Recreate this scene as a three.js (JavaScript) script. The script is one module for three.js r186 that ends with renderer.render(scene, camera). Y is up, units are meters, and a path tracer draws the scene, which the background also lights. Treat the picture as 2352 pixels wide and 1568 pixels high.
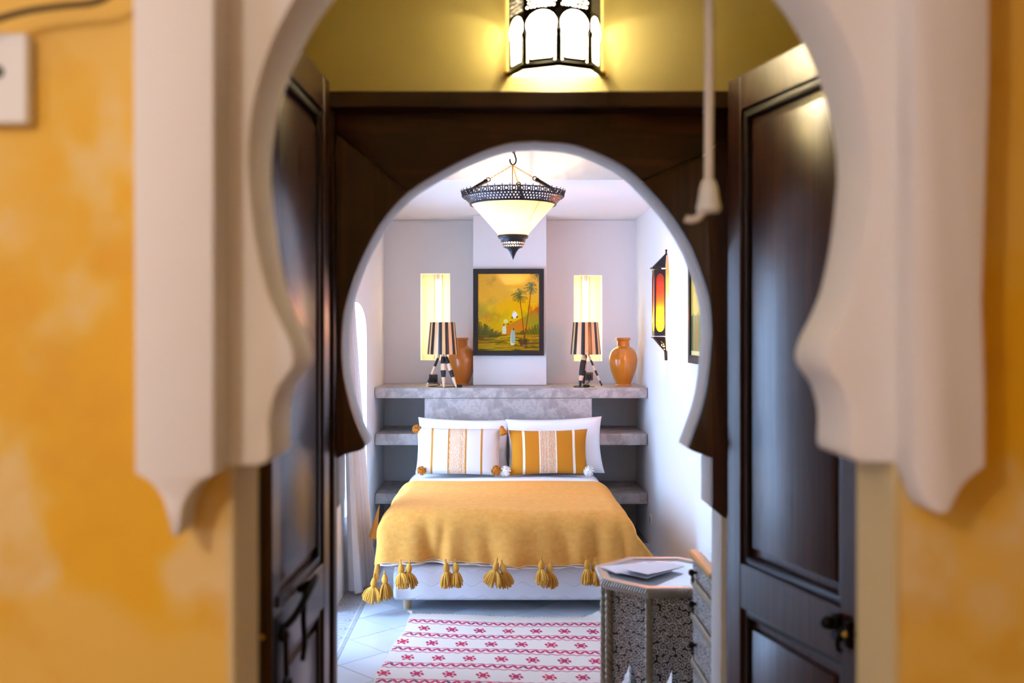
import * as THREE from 'three';
import { RoundedBoxGeometry } from 'three/addons/geometries/RoundedBoxGeometry.js';
import { mergeGeometries, mergeVertices, toCreasedNormals } from 'three/addons/utils/BufferGeometryUtils.js';
import { RectAreaLightUniformsLib } from 'three/addons/lights/RectAreaLightUniformsLib.js';
RectAreaLightUniformsLib.init();

// ---------- camera, sky, lamps far from view, exposure ----------
const W = 2352, H = 1568, F = 2287, VX = 1143, VY = 765, EYE = 1.7;   // focal length and vanishing point in pixels of the photograph
const scene = new THREE.Scene();
const camera = new THREE.PerspectiveCamera(2 * Math.atan(H / 2 / F) * 180 / Math.PI, W / H, 0.05, 60);
camera.setViewOffset(W, H, W / 2 - VX, H / 2 - VY, W, H);
camera.position.set(0, EYE, 0);
camera.lookAt(0, EYE, -5);
camera.focus = 7.0; camera.userData.fStop = 1.75;
const SKY = 16;
scene.background = new THREE.Color().setRGB(0.39 * SKY, 0.61 * SKY, 1.0 * SKY);
const LAMP = { hall: 3.9, lantern: 18, pendant: 2.8, sconce: 3, tube: 11 };
const renderer = new THREE.WebGLRenderer({ antialias: true });
renderer.toneMapping = THREE.LinearToneMapping;
renderer.toneMappingExposure = 1.12;
renderer.shadowMap.enabled = true;

// ---------- small helpers ----------
const at = (px, py, d) => new THREE.Vector3((px - VX) / F * d, EYE - (py - VY) / F * d, -d);   // a measured point at a known distance
const X = (px, d) => (px - VX) / F * d, Y = (py, d) => EYE - (py - VY) / F * d;
let seed = 7;
const rnd = () => { seed = (seed * 1664525 + 1013904223) >>> 0; return seed / 4294967296; };
const V3 = (x, y, z) => new THREE.Vector3(x, y, z), V2 = (x, y) => new THREE.Vector2(x, y);
const taken = {};
function numbered(n) { const k = taken[n] = (taken[n] ?? -1) + 1; return k ? `${n}_${String(k).padStart(3, '0')}` : n; }
function shade(o) { o.traverse((m) => { if (m.isMesh) { m.castShadow = m.receiveShadow = true; } }); return o; }
function tag(o, label, category, group) { o.userData.label = label; o.userData.category = category; if (group) o.userData.group = group; return o; }
function thing(name, label, category, [x, y, z] = [0, 0, 0], turn = 0, group) {
  const o = new THREE.Group(); o.name = numbered(name); o.position.set(x, y, z); o.rotation.y = turn; scene.add(o);
  return tag(o, label, category, group);
}
function part(name, geo, mat, parent, label) {
  const m = new THREE.Mesh(geo, mat); m.name = parent ? name : numbered(name); m.castShadow = m.receiveShadow = true;
  if (label) m.userData.label = label;
  (parent ?? scene).add(m); return m;
}
function struct(name, geo, mat, parent) { const m = part(name, geo, mat, parent); if (!parent) { m.name = name; m.userData.kind = 'structure'; } return m; }
const clean = (g) => { const q = g.index ? g.toNonIndexed() : g; for (const k of Object.keys(q.attributes)) if (!['position', 'normal', 'uv'].includes(k)) q.deleteAttribute(k); return q; };
const join = (...list) => mergeGeometries(list.flat().map(clean));
const move = (g, x, y, z) => g.translate(x, y, z);
function box(x0, x1, y0, y1, z0, z1, r = 0.004) {
  const w = x1 - x0, h = y1 - y0, d = z1 - z0, k = Math.min(r, w / 2.1, h / 2.1, d / 2.1);
  const g = r ? new RoundedBoxGeometry(w, h, d, 2, k) : new THREE.BoxGeometry(w, h, d);
  return metric(g.translate((x0 + x1) / 2, (y0 + y1) / 2, (z0 + z1) / 2));
}
function metric(g) {   // uv in metres from the dominant axis of the normal
  const p = g.attributes.position, n = g.attributes.normal, uv = new Float32Array(p.count * 2);
  for (let i = 0; i < p.count; i++) {
    const a = Math.abs(n.getX(i)), b = Math.abs(n.getY(i)), c = Math.abs(n.getZ(i));
    if (c >= a && c >= b) { uv[2 * i] = p.getX(i); uv[2 * i + 1] = p.getY(i); } else if (a >= b) { uv[2 * i] = p.getZ(i); uv[2 * i + 1] = p.getY(i); } else { uv[2 * i] = p.getX(i); uv[2 * i + 1] = p.getZ(i); }
  }
  g.setAttribute('uv', new THREE.BufferAttribute(uv, 2)); return g;
}
const shapeOf = (pts) => { const s = new THREE.Shape(); pts.forEach(([x, y], i) => (i ? s.lineTo(x, y) : s.moveTo(x, y))); s.closePath(); return s; };
const holeOf = (pts) => { const s = new THREE.Path(); pts.forEach(([x, y], i) => (i ? s.lineTo(x, y) : s.moveTo(x, y))); s.closePath(); return s; };
const ring = (x, y, r, n = 10, ph = 0) => Array.from({ length: n }, (_, i) => [x + r * Math.cos(ph + i / n * 2 * Math.PI), y + r * Math.sin(ph + i / n * 2 * Math.PI)]);
function extrude(shape, depth, bevel = 0, crease = 0.7) {
  const g = new THREE.ExtrudeGeometry(shape, { depth: depth - 2 * bevel, bevelEnabled: bevel > 0, bevelSize: bevel, bevelOffset: -bevel, bevelThickness: bevel, bevelSegments: 2, curveSegments: 24 });
  g.translate(0, 0, bevel);
  return metric(toCreasedNormals(g.deleteAttribute('uv'), crease));
}
const smooth = (pts, n) => new THREE.CatmullRomCurve3(pts.map((p) => V3(p[0], p[1], 0)), false, 'centripetal').getPoints(n).map((p) => [p.x, p.y]);
const lathe = (pts, seg = 40) => new THREE.LatheGeometry(pts.map(([r, y]) => V2(Math.max(r, 1e-4), y)), seg);
const tube = (pts, r, n = 40, seg = 8, closed = false) => new THREE.TubeGeometry(new THREE.CatmullRomCurve3(pts.map((p) => (p.isVector3 ? p : V3(...p))), closed), n, r, seg, closed);
function rod(a, b, r0, r1 = r0, seg = 10) {
  const A = a.isVector3 ? a : V3(...a), B = b.isVector3 ? b : V3(...b), d = B.clone().sub(A), g = new THREE.CylinderGeometry(r1, r0, d.length(), seg, 1);
  g.applyMatrix4(new THREE.Matrix4().makeRotationFromQuaternion(new THREE.Quaternion().setFromUnitVectors(V3(0, 1, 0), d.clone().normalize())));
  return g.translate((A.x + B.x) / 2, (A.y + B.y) / 2, (A.z + B.z) / 2);
}
const ball = (x, y, z, r, sx = 1, sy = 1, sz = 1, n = 12) => new THREE.SphereGeometry(r, n, n).scale(sx, sy, sz).translate(x, y, z);
function sheet(nu, nv, f) {   // a grid of points f(u, v) -> [x, y, z] with uv
  const pos = [], uv = [], idx = [];
  for (let j = 0; j <= nv; j++) for (let i = 0; i <= nu; i++) { pos.push(...f(i / nu, j / nv)); uv.push(i / nu, j / nv); }
  for (let j = 0; j < nv; j++) for (let i = 0; i < nu; i++) { const a = j * (nu + 1) + i, b = a + 1, c = a + nu + 1, d = c + 1; idx.push(a, b, c, b, d, c); }
  const g = new THREE.BufferGeometry(); g.setAttribute('position', new THREE.Float32BufferAttribute(pos, 3)); g.setAttribute('uv', new THREE.Float32BufferAttribute(uv, 2)); g.setIndex(idx); g.computeVertexNormals(); return g;
}
function slab(nu, nv, f, t) {   // a sheet with thickness t below it, closed round the edge
  const top = sheet(nu, nv, f), n = top.attributes.normal, p = top.attributes.position, under = top.clone(), q = under.attributes.position;
  for (let i = 0; i < q.count; i++) q.setXYZ(i, p.getX(i) - n.getX(i) * t, p.getY(i) - n.getY(i) * t, p.getZ(i) - n.getZ(i) * t);
  const id = Array.from(under.index.array); for (let i = 0; i < id.length; i += 3) [id[i], id[i + 1]] = [id[i + 1], id[i]];
  under.setIndex(id); under.computeVertexNormals();
  const rim = [], edge = [];
  for (let i = 0; i <= nu; i++) edge.push(i); for (let j = 1; j <= nv; j++) edge.push(j * (nu + 1) + nu);
  for (let i = nu - 1; i >= 0; i--) edge.push(nv * (nu + 1) + i); for (let j = nv - 1; j >= 1; j--) edge.push(j * (nu + 1)); edge.push(0);
  const pos = [], uv = [];
  for (const e of edge) { pos.push(p.getX(e), p.getY(e), p.getZ(e), q.getX(e), q.getY(e), q.getZ(e)); const u = top.attributes.uv; uv.push(u.getX(e), u.getY(e), u.getX(e), u.getY(e)); }
  for (let k = 0; k < edge.length - 1; k++) rim.push(2 * k, 2 * k + 1, 2 * k + 2, 2 * k + 2, 2 * k + 1, 2 * k + 3);
  const side = new THREE.BufferGeometry(); side.setAttribute('position', new THREE.Float32BufferAttribute(pos, 3)); side.setAttribute('uv', new THREE.Float32BufferAttribute(uv, 2)); side.setIndex(rim); side.computeVertexNormals();
  return join(top, under, side);
}
function bend(g, f) { const p = g.attributes.position; for (let i = 0; i < p.count; i++) { const q = f(p.getX(i), p.getY(i), p.getZ(i)); p.setXYZ(i, ...q); } g.computeVertexNormals(); return g; }
const lerp = (a, b, t) => a + (b - a) * t, clamp = (x, a = 0, b = 1) => Math.min(b, Math.max(a, x)), sstep = (a, b, x) => { const t = clamp((x - a) / (b - a)); return t * t * (3 - 2 * t); };

// ---------- textures ----------
function lattice(n, s) { const a = new Float32Array(n * n); let k = s * 7919 + 13; for (let i = 0; i < n * n; i++) { k = (Math.imul(k, 1664525) + 1013904223) >>> 0; a[i] = k / 4294967296; } return a; }
const lat = {};
function noise(u, v, nx, ny, s) {   // tileable value noise
  const n = 64, L = lat[s] ??= lattice(n, s), x = u * nx, y = v * ny, xi = Math.floor(x), yi = Math.floor(y), fx = x - xi, fy = y - yi, a = fx * fx * (3 - 2 * fx), b = fy * fy * (3 - 2 * fy);
  const q = (i, j) => L[(((j % ny) + ny) % ny % n) * n + (((i % nx) + nx) % nx % n)];
  return lerp(lerp(q(xi, yi), q(xi + 1, yi), a), lerp(q(xi, yi + 1), q(xi + 1, yi + 1), a), b);
}
const fbm = (u, v, nx, ny, s, o = 4) => { let t = 0, w = 0.5, m = 0; for (let i = 0; i < o; i++) { t += w * noise(u, v, nx << i, ny << i, s + i); m += w; w *= 0.5; } return t / m; };
function tex(w, h, f, { size = 1, sizeY = size, data = false, repeat = true } = {}) {
  const a = new Uint8Array(w * h * 4);
  for (let y = 0; y < h; y++) for (let x = 0; x < w; x++) { const c = f((x + 0.5) / w, (y + 0.5) / h), k = 4 * (y * w + x); a[k] = clamp(c[0], 0, 255); a[k + 1] = clamp(c[1], 0, 255); a[k + 2] = clamp(c[2], 0, 255); a[k + 3] = 255; }
  const t = new THREE.DataTexture(a, w, h); return setup(t, { size, sizeY, data, repeat });
}
function setup(t, { size = 1, sizeY = size, data = false, repeat = true } = {}) {
  t.magFilter = THREE.LinearFilter; t.minFilter = THREE.LinearMipmapLinearFilter; t.generateMipmaps = true; if (!data) t.colorSpace = THREE.SRGBColorSpace;
  t.wrapS = t.wrapT = repeat ? THREE.RepeatWrapping : THREE.ClampToEdgeWrapping; t.repeat.set(1 / size, 1 / sizeY); t.needsUpdate = true; return t;
}
function paint(w, h, draw, opts = { repeat: false }) { const c = document.createElement('canvas'); c.width = w; c.height = h; draw(c.getContext('2d'), w, h); return setup(new THREE.CanvasTexture(c), opts); }
const mix3 = (a, b, t) => [lerp(a[0], b[0], t), lerp(a[1], b[1], t), lerp(a[2], b[2], t)];
const M = {};
const std = (o) => new THREE.MeshPhysicalMaterial({ roughness: 0.8, side: THREE.DoubleSide, ...o });
{
  const plasterBump = tex(256, 256, (u, v) => { const k = 255 * fbm(u, v, 6, 6, 3, 5); return [k, k, k]; }, { size: 0.8, data: true });
  M.white = std({ color: '#e9e6e3', roughness: 0.85, bumpMap: plasterBump, bumpScale: 0.003 });
  M.archWhite = std({ color: '#efe9e2', roughness: 0.7, bumpMap: plasterBump, bumpScale: 0.003 });
  M.cream = std({ color: '#dcc690', roughness: 0.75, bumpMap: plasterBump, bumpScale: 0.002 });
  M.olive = std({ map: tex(256, 256, (u, v) => mix3([208, 194, 128], [190, 172, 88], clamp(1.6 * fbm(u, v, 3, 3, 21, 4) - 0.3)), { size: 1.6 }), roughness: 0.55, bumpMap: plasterBump, bumpScale: 0.002 });
  M.yellow = std({ map: tex(512, 512, (u, v) => {
    const a = fbm(u, v, 4, 4, 31, 5), b = fbm(u, v, 7, 5, 41, 4), c = fbm(u, v, 14, 14, 51, 3);
    let k = mix3([236, 190, 82], [236, 178, 16], sstep(0.38, 0.62, a)); k = mix3(k, [236, 208, 160], 0.75 * sstep(0.58, 0.78, b)); return mix3(k, [222, 160, 30], 0.35 * sstep(0.5, 0.8, c));
  }, { size: 1.1 }), roughness: 0.6, bumpMap: plasterBump, bumpScale: 0.002 });
  const grain = (dark, mid, light, s) => (u, v) => { const w = u + 0.02 * fbm(u, v, 3, 3, s, 3), g = fbm(w, v, 40, 2, s + 1, 3), h = fbm(w, v, 9, 3, s + 2, 3); return mix3(mix3(dark, mid, clamp(1.5 * h - 0.25)), light, 0.55 * sstep(0.5, 0.8, g)); };
  const gb = tex(256, 512, (u, v) => { const k = 255 * fbm(u, v, 50, 3, 61, 3); return [k, k, k]; }, { size: 0.5, sizeY: 1.2, data: true });
  M.wood = std({ map: tex(256, 512, grain([40, 20, 14], [62, 34, 22], [86, 50, 30], 71), { size: 0.5, sizeY: 1.2 }), roughness: 0.30, clearcoat: 0.3, clearcoatRoughness: 0.24, bumpMap: gb, bumpScale: 0.0006 });
  M.woodWarm = std({ map: tex(256, 512, grain([34, 15, 8], [58, 28, 13], [92, 48, 24], 81), { size: 0.5, sizeY: 1.2 }), roughness: 0.42, bumpMap: gb, bumpScale: 0.001 });
  M.woodWarmAcross = M.woodWarm.clone(); M.woodWarmAcross.map = M.woodWarm.map.clone(); M.woodWarmAcross.map.rotation = Math.PI / 2; M.woodWarmAcross.map.repeat.set(1 / 1.2, 1 / 0.5);
  M.recess = std({ color: '#1c0f0a', roughness: 0.4 });
  M.concrete = std({ map: tex(512, 512, (u, v) => { const w = fbm(u, v, 4, 4, 91, 4), a = fbm(u + 0.25 * w, v + 0.25 * w, 8, 8, 95, 5), b = fbm(u, v, 30, 30, 97, 2); return mix3(mix3([158, 150, 145], [188, 180, 174], sstep(0.3, 0.7, a)), [138, 130, 125], 0.3 * sstep(0.5, 0.8, b)); }, { size: 0.45 }), roughness: 0.42, bumpMap: plasterBump, bumpScale: 0.002 });
  M.iron = std({ color: '#1a1614', metalness: 0.7, roughness: 0.45 });
  M.ironBlue = std({ color: '#3a3538', metalness: 0.75, roughness: 0.42 });
  M.silverPlain = std({ color: '#b9b2a6', metalness: 0.85, roughness: 0.34 });
  M.brass = std({ color: '#b98e3c', metalness: 0.9, roughness: 0.3 });
  M.blackFrame = std({ color: '#171012', roughness: 0.5 });
  M.linen = std({ color: '#f2f1f2', roughness: 0.95, sheen: 0.2, bumpMap: plasterBump, bumpScale: 0.004 });
  M.glaze = std({ map: tex(128, 128, (u, v) => mix3([204, 122, 2], [216, 138, 10], fbm(u, v, 4, 6, 101, 4)), { size: 1 }), roughness: 0.25, clearcoat: 0.9, clearcoatRoughness: 0.06 });
  M.plastic = std({ color: '#e8e6e2', roughness: 0.45 });
  M.black = std({ color: '#0c0b0b', roughness: 0.5 });
  M.cord = std({ color: '#e6dcd4', roughness: 0.9 });
  M.mustard = std({ color: '#d79a2a', roughness: 0.95 });
  M.ochre = std({ color: '#c07a1c', roughness: 0.95 });
}

// ---------- the setting: hall in front, passage, bedroom ----------
const D1 = 1.6, D1B = 1.76, D2 = 3.28, D2B = 3.50, DB = 8.79, SHELF = 8.07;   // distances of the walls from the eye
const WL = -1.0, WR = 1.22;                                                   // bedroom side walls
const pxl = (list, d) => list.map(([x, y]) => [X(x, d), Y(y, d)]);
{
  // front wall of the hall with a plain opening, lined with cream jambs
  const jl = X(522, D1), jr = X(2066, D1);
  const s = shapeOf([[-2.6, 0], [jl, 0], [jl, 2.75], [jr, 2.75], [jr, 0], [2.9, 0], [2.9, 3.0], [-2.6, 3.0]]);
  struct('wall_front', extrude(s, D1B - D1 - 0.005).translate(0, 0, -D1B + 0.005), M.yellow);
  struct('trim_1', box(jl, jl + 0.012, 0, Y(1060, D1), -D1B, -D1 + 0.002, 0.003), M.cream);
  struct('trim_2', box(jr - 0.012, jr, 0, Y(1050, D1), -D1B, -D1 + 0.002, 0.003), M.cream);
  // white horseshoe plaster arch hung in the opening; half widths measured at the front face
  const half = [[663, 1031], [664, 962], [656, 920], [645, 890], [625, 862], [610, 838], [608, 815], [619, 778], [645, 725], [670, 663], [692, 565], [703, 490], [712, 400]];
  const arc = Array.from({ length: 25 }, (_, i) => { const a = i / 24 * Math.PI / 2; return [713 * Math.cos(a), 374 - 713 * Math.sin(a)]; });
  const curve = [...smooth(half, 70), ...arc], cx = 1285;
  const left = [[cx - 760, 1068], [cx - 690, 1068], [cx - 672, 1061], [cx - 665, 1050], ...curve.map(([h, y]) => [cx - h, y])];
  const right = [...curve.map(([h, y]) => [cx + h, y]).reverse(), [cx + 664, 1044], [cx + 672, 1055], [cx + 690, 1060], [cx + 778, 1062]];
  const outline = [...pxl([...left, ...right], D1), [X(2090, D1), Y(1062, D1)], [X(2090, D1), 2.72], [X(505, D1), 2.72], [X(505, D1), Y(1068, D1)]];
  const arch = thing('plaster_arch', 'white plaster horseshoe arch framing the whole view, with raised bands ending in points', 'arch');
  part('arch_panel', extrude(shapeOf(outline), D1B - D1 + 0.006, 0.004).translate(0, 0, -D1B), M.archWhite, arch);
  const pend = (pts) => extrude(shapeOf(pts), 0.075, 0.004).translate(0, 0, -D1 + 0.004);
  const DP = 1.527, lb = smooth([[312, 1086], [330, 1096], [352, 1111], [375, 1145], [388, 1190], [398, 1224], [406, 1233], [413, 1218], [421, 1166], [439, 1127], [462, 1103], [493, 1089]], 50);
  part('pendant_band', pend([[X(304, DP), 2.74], ...pxl(lb, DP), [X(493, DP), 2.74]]), M.archWhite, arch);
  const rb = smooth([[2096, 1080], [2108, 1110], [2122, 1152], [2136, 1170], [2158, 1178], [2176, 1172], [2190, 1146], [2206, 1117], [2228, 1094], [2259, 1070]], 50);
  part('pendant_band', pend([[X(2096, DP), 2.74], ...pxl(rb, DP), [X(2259, DP), 1.62], [X(2252, DP), 1.75], [X(2268, DP), 2.1], [X(2268, DP), 2.74]]), M.archWhite, arch);
  // hall round the camera
  struct('floor_hall', box(-2.7, 3.0, -0.1, 0, -D2, 3.0, 0), M.concrete);
  struct('ceiling_hall', box(-2.7, 3.0, 3.0, 3.1, -D1B, 3.0, 0), M.archWhite);
  const win = shapeOf([[-2.8, 0], [1.62, 0], [1.62, 3.0], [-2.8, 3.0]]); win.holes.push(holeOf([[-0.8, 1.25], [-0.1, 1.25], [-0.1, 2.1], [-0.8, 2.1]]));
  struct('wall_hall_left', extrude(win, 0.2).rotateY(Math.PI / 2).translate(-2.8, 0, 0), M.yellow);   // window lights the hall from the left, out of view
  struct('wall_hall_right', box(2.9, 3.1, 0, 3.0, -D1B, 2.8, 0), M.yellow);
  struct('wall_hall_back', box(-2.7, 3.0, 0, 3.0, 2.8, 3.0, 0), M.yellow);
  // passage between the arch and the doors
  struct('wall_passage_left', box(-1.45, -1.25, 0, 3.3, -D2 - 0.02, -D1B, 0), M.olive);
  struct('wall_passage_right', box(1.5, 1.7, 0, 3.3, -D2 - 0.02, -D1B, 0), M.olive);
  struct('ceiling_passage', box(-1.45, 1.7, 3.3, 3.4, -D2B, -D1B + 0.16, 0), M.archWhite);
  struct('wall_passage_above', box(-1.45, 1.7, 3.0, 3.3, -D1B, -D1B + 0.05, 0), M.archWhite);
  const fl = X(752, D2), fr = X(1682, D2), ft = Y(214, D2);
  const ps = shapeOf([[-1.45, 0], [fl, 0], [fl, ft], [fr, ft], [fr, 0], [1.7, 0], [1.7, 3.4], [-1.45, 3.4]]);
  struct('wall_passage', extrude(ps, 0.05).translate(0, 0, -D2 - 0.07), M.olive);
}
// horseshoe opening of the bedroom: its left and right side as measured at the front of the boards
const inL = smooth([[1228, 321], [1163, 327], [1086, 354], [1010, 392], [933, 442], [876, 507], [837, 576], [807, 648], [788, 721], [783, 778], [784, 835], [790, 881], [802, 931], [819, 981], [836, 1018]], 70);
const inR = smooth([[1228, 321], [1316, 329], [1392, 357], [1450, 392], [1507, 449], [1546, 496], [1584, 556], [1610, 618], [1630, 683], [1637, 759], [1635, 798], [1630, 855], [1624, 900], [1612, 949], [1598, 989], [1584, 1027]], 70);
const lowL = [...smooth([[836, 1022], [834, 1029], [826, 1035], [796, 1043], [773, 1053]], 12), [773, 1168], [752, 1190]];
const lowR = [...smooth([[1583, 1030], [1590, 1035], [1616, 1045], [1638, 1053]], 10), [1638, 1168], [1664, 1190]];
{
  const hole = [...pxl([...inL, ...lowL], D2 + 0.02), [X(752, D2), 0], ...pxl([...inR, ...lowR], D2 + 0.02).concat([[X(1664, D2), 0]]).reverse()];
  const mk = () => { const n = inL.length + lowL.length; return [hole.slice(0, n + 1), hole.slice(n + 1)]; };
  const [a, b] = mk();
  const wall = shapeOf([[-1.5, 0], a[a.length - 1], ...a.slice(0, -1).reverse(), ...b.slice().reverse().slice(1, -1), b[0], [1.75, 0], [1.75, 3.4], [-1.5, 3.4]]);
  struct('wall_doorway', extrude(wall, 0.155, 0.004).translate(0, 0, -D2B), M.white);
}
// dark arched wood panel of three mitred boards with its frame
{
  const g = thing('arched_door_frame', 'dark brown wooden frame panel with a horseshoe opening to the bedroom', 'door frame');
  const yTop = Y(236, D2), xl = X(760, D2), xr = X(1690, D2), L = pxl([...inL, ...lowL.slice(0, -1)], D2), R = pxl([...inR, ...lowR.slice(0, -1)], D2);
  const cutL = L.findIndex((p) => p[1] < Y(440, D2)), cutR = R.findIndex((p) => p[1] < Y(415, D2));
  const cl = [X(815, D2), Y(338, D2)], cr = [X(1618, D2), Y(355, D2)];
  const gap = 0.0022;
  const topB = [[xl, yTop], [xl, Y(290, D2)], [cl[0] + gap, cl[1] + gap], [L[cutL][0] + gap, L[cutL][1] + gap], ...L.slice(0, cutL).reverse(), ...R.slice(1, cutR), [R[cutR][0] - gap, R[cutR][1] + gap], [cr[0] - gap, cr[1] + gap], [xr, Y(296, D2)], [xr, yTop]];
  const leftB = [[xl, Y(290, D2) - 2 * gap], [xl, Y(1184, D2)], ...L.slice(cutL).reverse(), [cl[0] - gap, cl[1] - gap]];
  const rightB = [[xr, Y(296, D2) - 2 * gap], [cr[0] + gap, cr[1] - gap], ...R.slice(cutR), [X(1664, D2), Y(1190, D2)], [xr, Y(1205, D2)]];
  const mk = (p) => extrude(shapeOf(p), 0.034, 0.003).translate(0, 0, -D2 - 0.048);
  part('board', mk(topB), M.woodWarmAcross, g); part('board', mk(leftB), M.woodWarm, g); part('board', mk(rightB), M.woodWarm, g);
  part('lintel', box(X(742, 3.2), X(1742, 3.2), Y(246, 3.2), Y(208, 3.2), -D2 - 0.02, -3.2, 0.006), M.woodWarmAcross, g);
  part('post', box(X(738, 3.24), X(768, 3.24), 0, Y(246, 3.2), -D2 - 0.02, -3.235, 0.005), M.woodWarm, g);
  part('post', box(X(1676, 3.24), X(1736, 3.24), 0, Y(246, 3.2), -D2 - 0.02, -3.235, 0.005), M.woodWarm, g);
}
// two panelled door leaves; local x runs from the hinge to the free edge, the seen face is +z
function leaf(name, label, hinge, angle, flip) {
  const g = thing(name, label, 'door', hinge, angle), w = 0.70, h = 2.505, t = 0.05, st = 0.085;
  const f = flip ? -1 : 1, z = (z0, z1) => (f > 0 ? [z0 - t / 2, z1 - t / 2] : [t / 2 - z1, t / 2 - z0]);
  const bx = (x0, x1, y0, y1, z0, z1, r) => box(x0, x1, y0, y1, ...z(z0, z1), r);
  part('stile', bx(0.004, st, 0.02, h, 0, t, 0.004), M.wood, g); part('stile', bx(w - st, w, 0.02, h, 0, t, 0.004), M.wood, g);
  const rails = [[0.02, 0.22], [0.845, 0.984], [h - 0.11, h]];
  for (const [a, b] of rails) part('rail', bx(st, w - st, a, b, 0.001, t - 0.001, 0.003), M.wood, g);
  for (const [a, b] of [[0.22, 0.845], [0.984, h - 0.11]]) {
    const fr = shapeOf([[st, a], [w - st, a], [w - st, b], [st, b]]); fr.holes.push(holeOf([[st + 0.022, a + 0.026], [st + 0.022, b - 0.026], [w - st - 0.022, b - 0.026], [w - st - 0.022, a + 0.026]]));
    const mg = extrude(fr, 0.018, 0.006); part('moulding', f > 0 ? mg.translate(0, 0, t / 2 - 0.028) : mg.translate(0, 0, -t / 2 + 0.01), M.recess, g);
    part('panel', bx(st, w - st, a, b, 0.008, t - 0.03, 0.002), M.wood, g);
    const field = shapeOf([[st + 0.045, a + 0.055], [w - st - 0.045, a + 0.055], [w - st - 0.045, b - 0.055], [st + 0.045, b - 0.055]]), fg = extrude(field, 0.018, 0.008);
    part('raised_field', f > 0 ? fg.translate(0, 0, t / 2 - 0.032) : fg.translate(0, 0, -t / 2 + 0.014), M.wood, g);
  }
  return g;
}
{
  const L = leaf('door_leaf', 'left dark panelled door leaf standing open, its face sheened with blue light, iron latch', [X(768, D2) - 0.025, 0, -3.192], -(Math.PI / 2 + 0.038), true);
  const R = leaf('door_leaf', 'right dark panelled door leaf standing open, face dull violet brown, iron bolt', [X(1667, 3.20) + 0.025, 0, -3.192], -(Math.PI / 2 - 0.259), false);
  // iron fittings, in the local axes of each leaf; the seen face of the left leaf is -z
  const zl = -0.024;
  part('latch', join(box(0.56, 0.66, 1.0, 1.03, zl - 0.006, zl, 0.002), box(0.60, 0.68, 0.72, 0.98, zl - 0.005, zl + 0.002, 0.002),
    tube([[0.42, 0.985, zl], [0.42, 1.01, zl - 0.04], [0.47, 1.035, zl - 0.06], [0.54, 1.01, zl - 0.055], [0.60, 0.96, zl - 0.03], [0.635, 0.93, zl]], 0.010, 30)), M.iron, L);
  part('ring_pull', join(new THREE.TorusGeometry(0.035, 0.007, 8, 24).translate(0.63, 0.78, zl - 0.02), rod([0.62, 0.92, zl - 0.015], [0.63, 0.815, zl - 0.02], 0.007), tube([[0.47, 1.0, zl - 0.03], [0.465, 0.92, zl - 0.025], [0.43, 0.84, zl - 0.02], [0.41, 0.79, zl - 0.01]], 0.008, 16), ball(0.63, 0.925, zl - 0.01, 0.018)), M.iron, L);
  part('keyhole', ball(0.703, 0.94, 0.0, 0.008, 0.5, 1, 1), M.brass, L);
  const zr = 0.024;
  part('bolt', join(box(0.585, 0.685, 0.925, 0.945, zr, zr + 0.012, 0.003), box(0.60, 0.625, 0.90, 0.97, zr - 0.002, zr + 0.02, 0.003), box(0.655, 0.675, 0.90, 0.965, zr - 0.002, zr + 0.02, 0.003), ball(0.60, 0.945, zr + 0.03, 0.018), tube([[0.64, 0.94, zr + 0.01], [0.645, 0.92, zr + 0.03], [0.64, 0.89, zr + 0.025], [0.63, 0.88, zr + 0.012]], 0.007, 14)), M.iron, R);
  part('bolt_knob', ball(0.675, 0.935, zr + 0.026, 0.009), M.brass, R);
}
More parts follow.
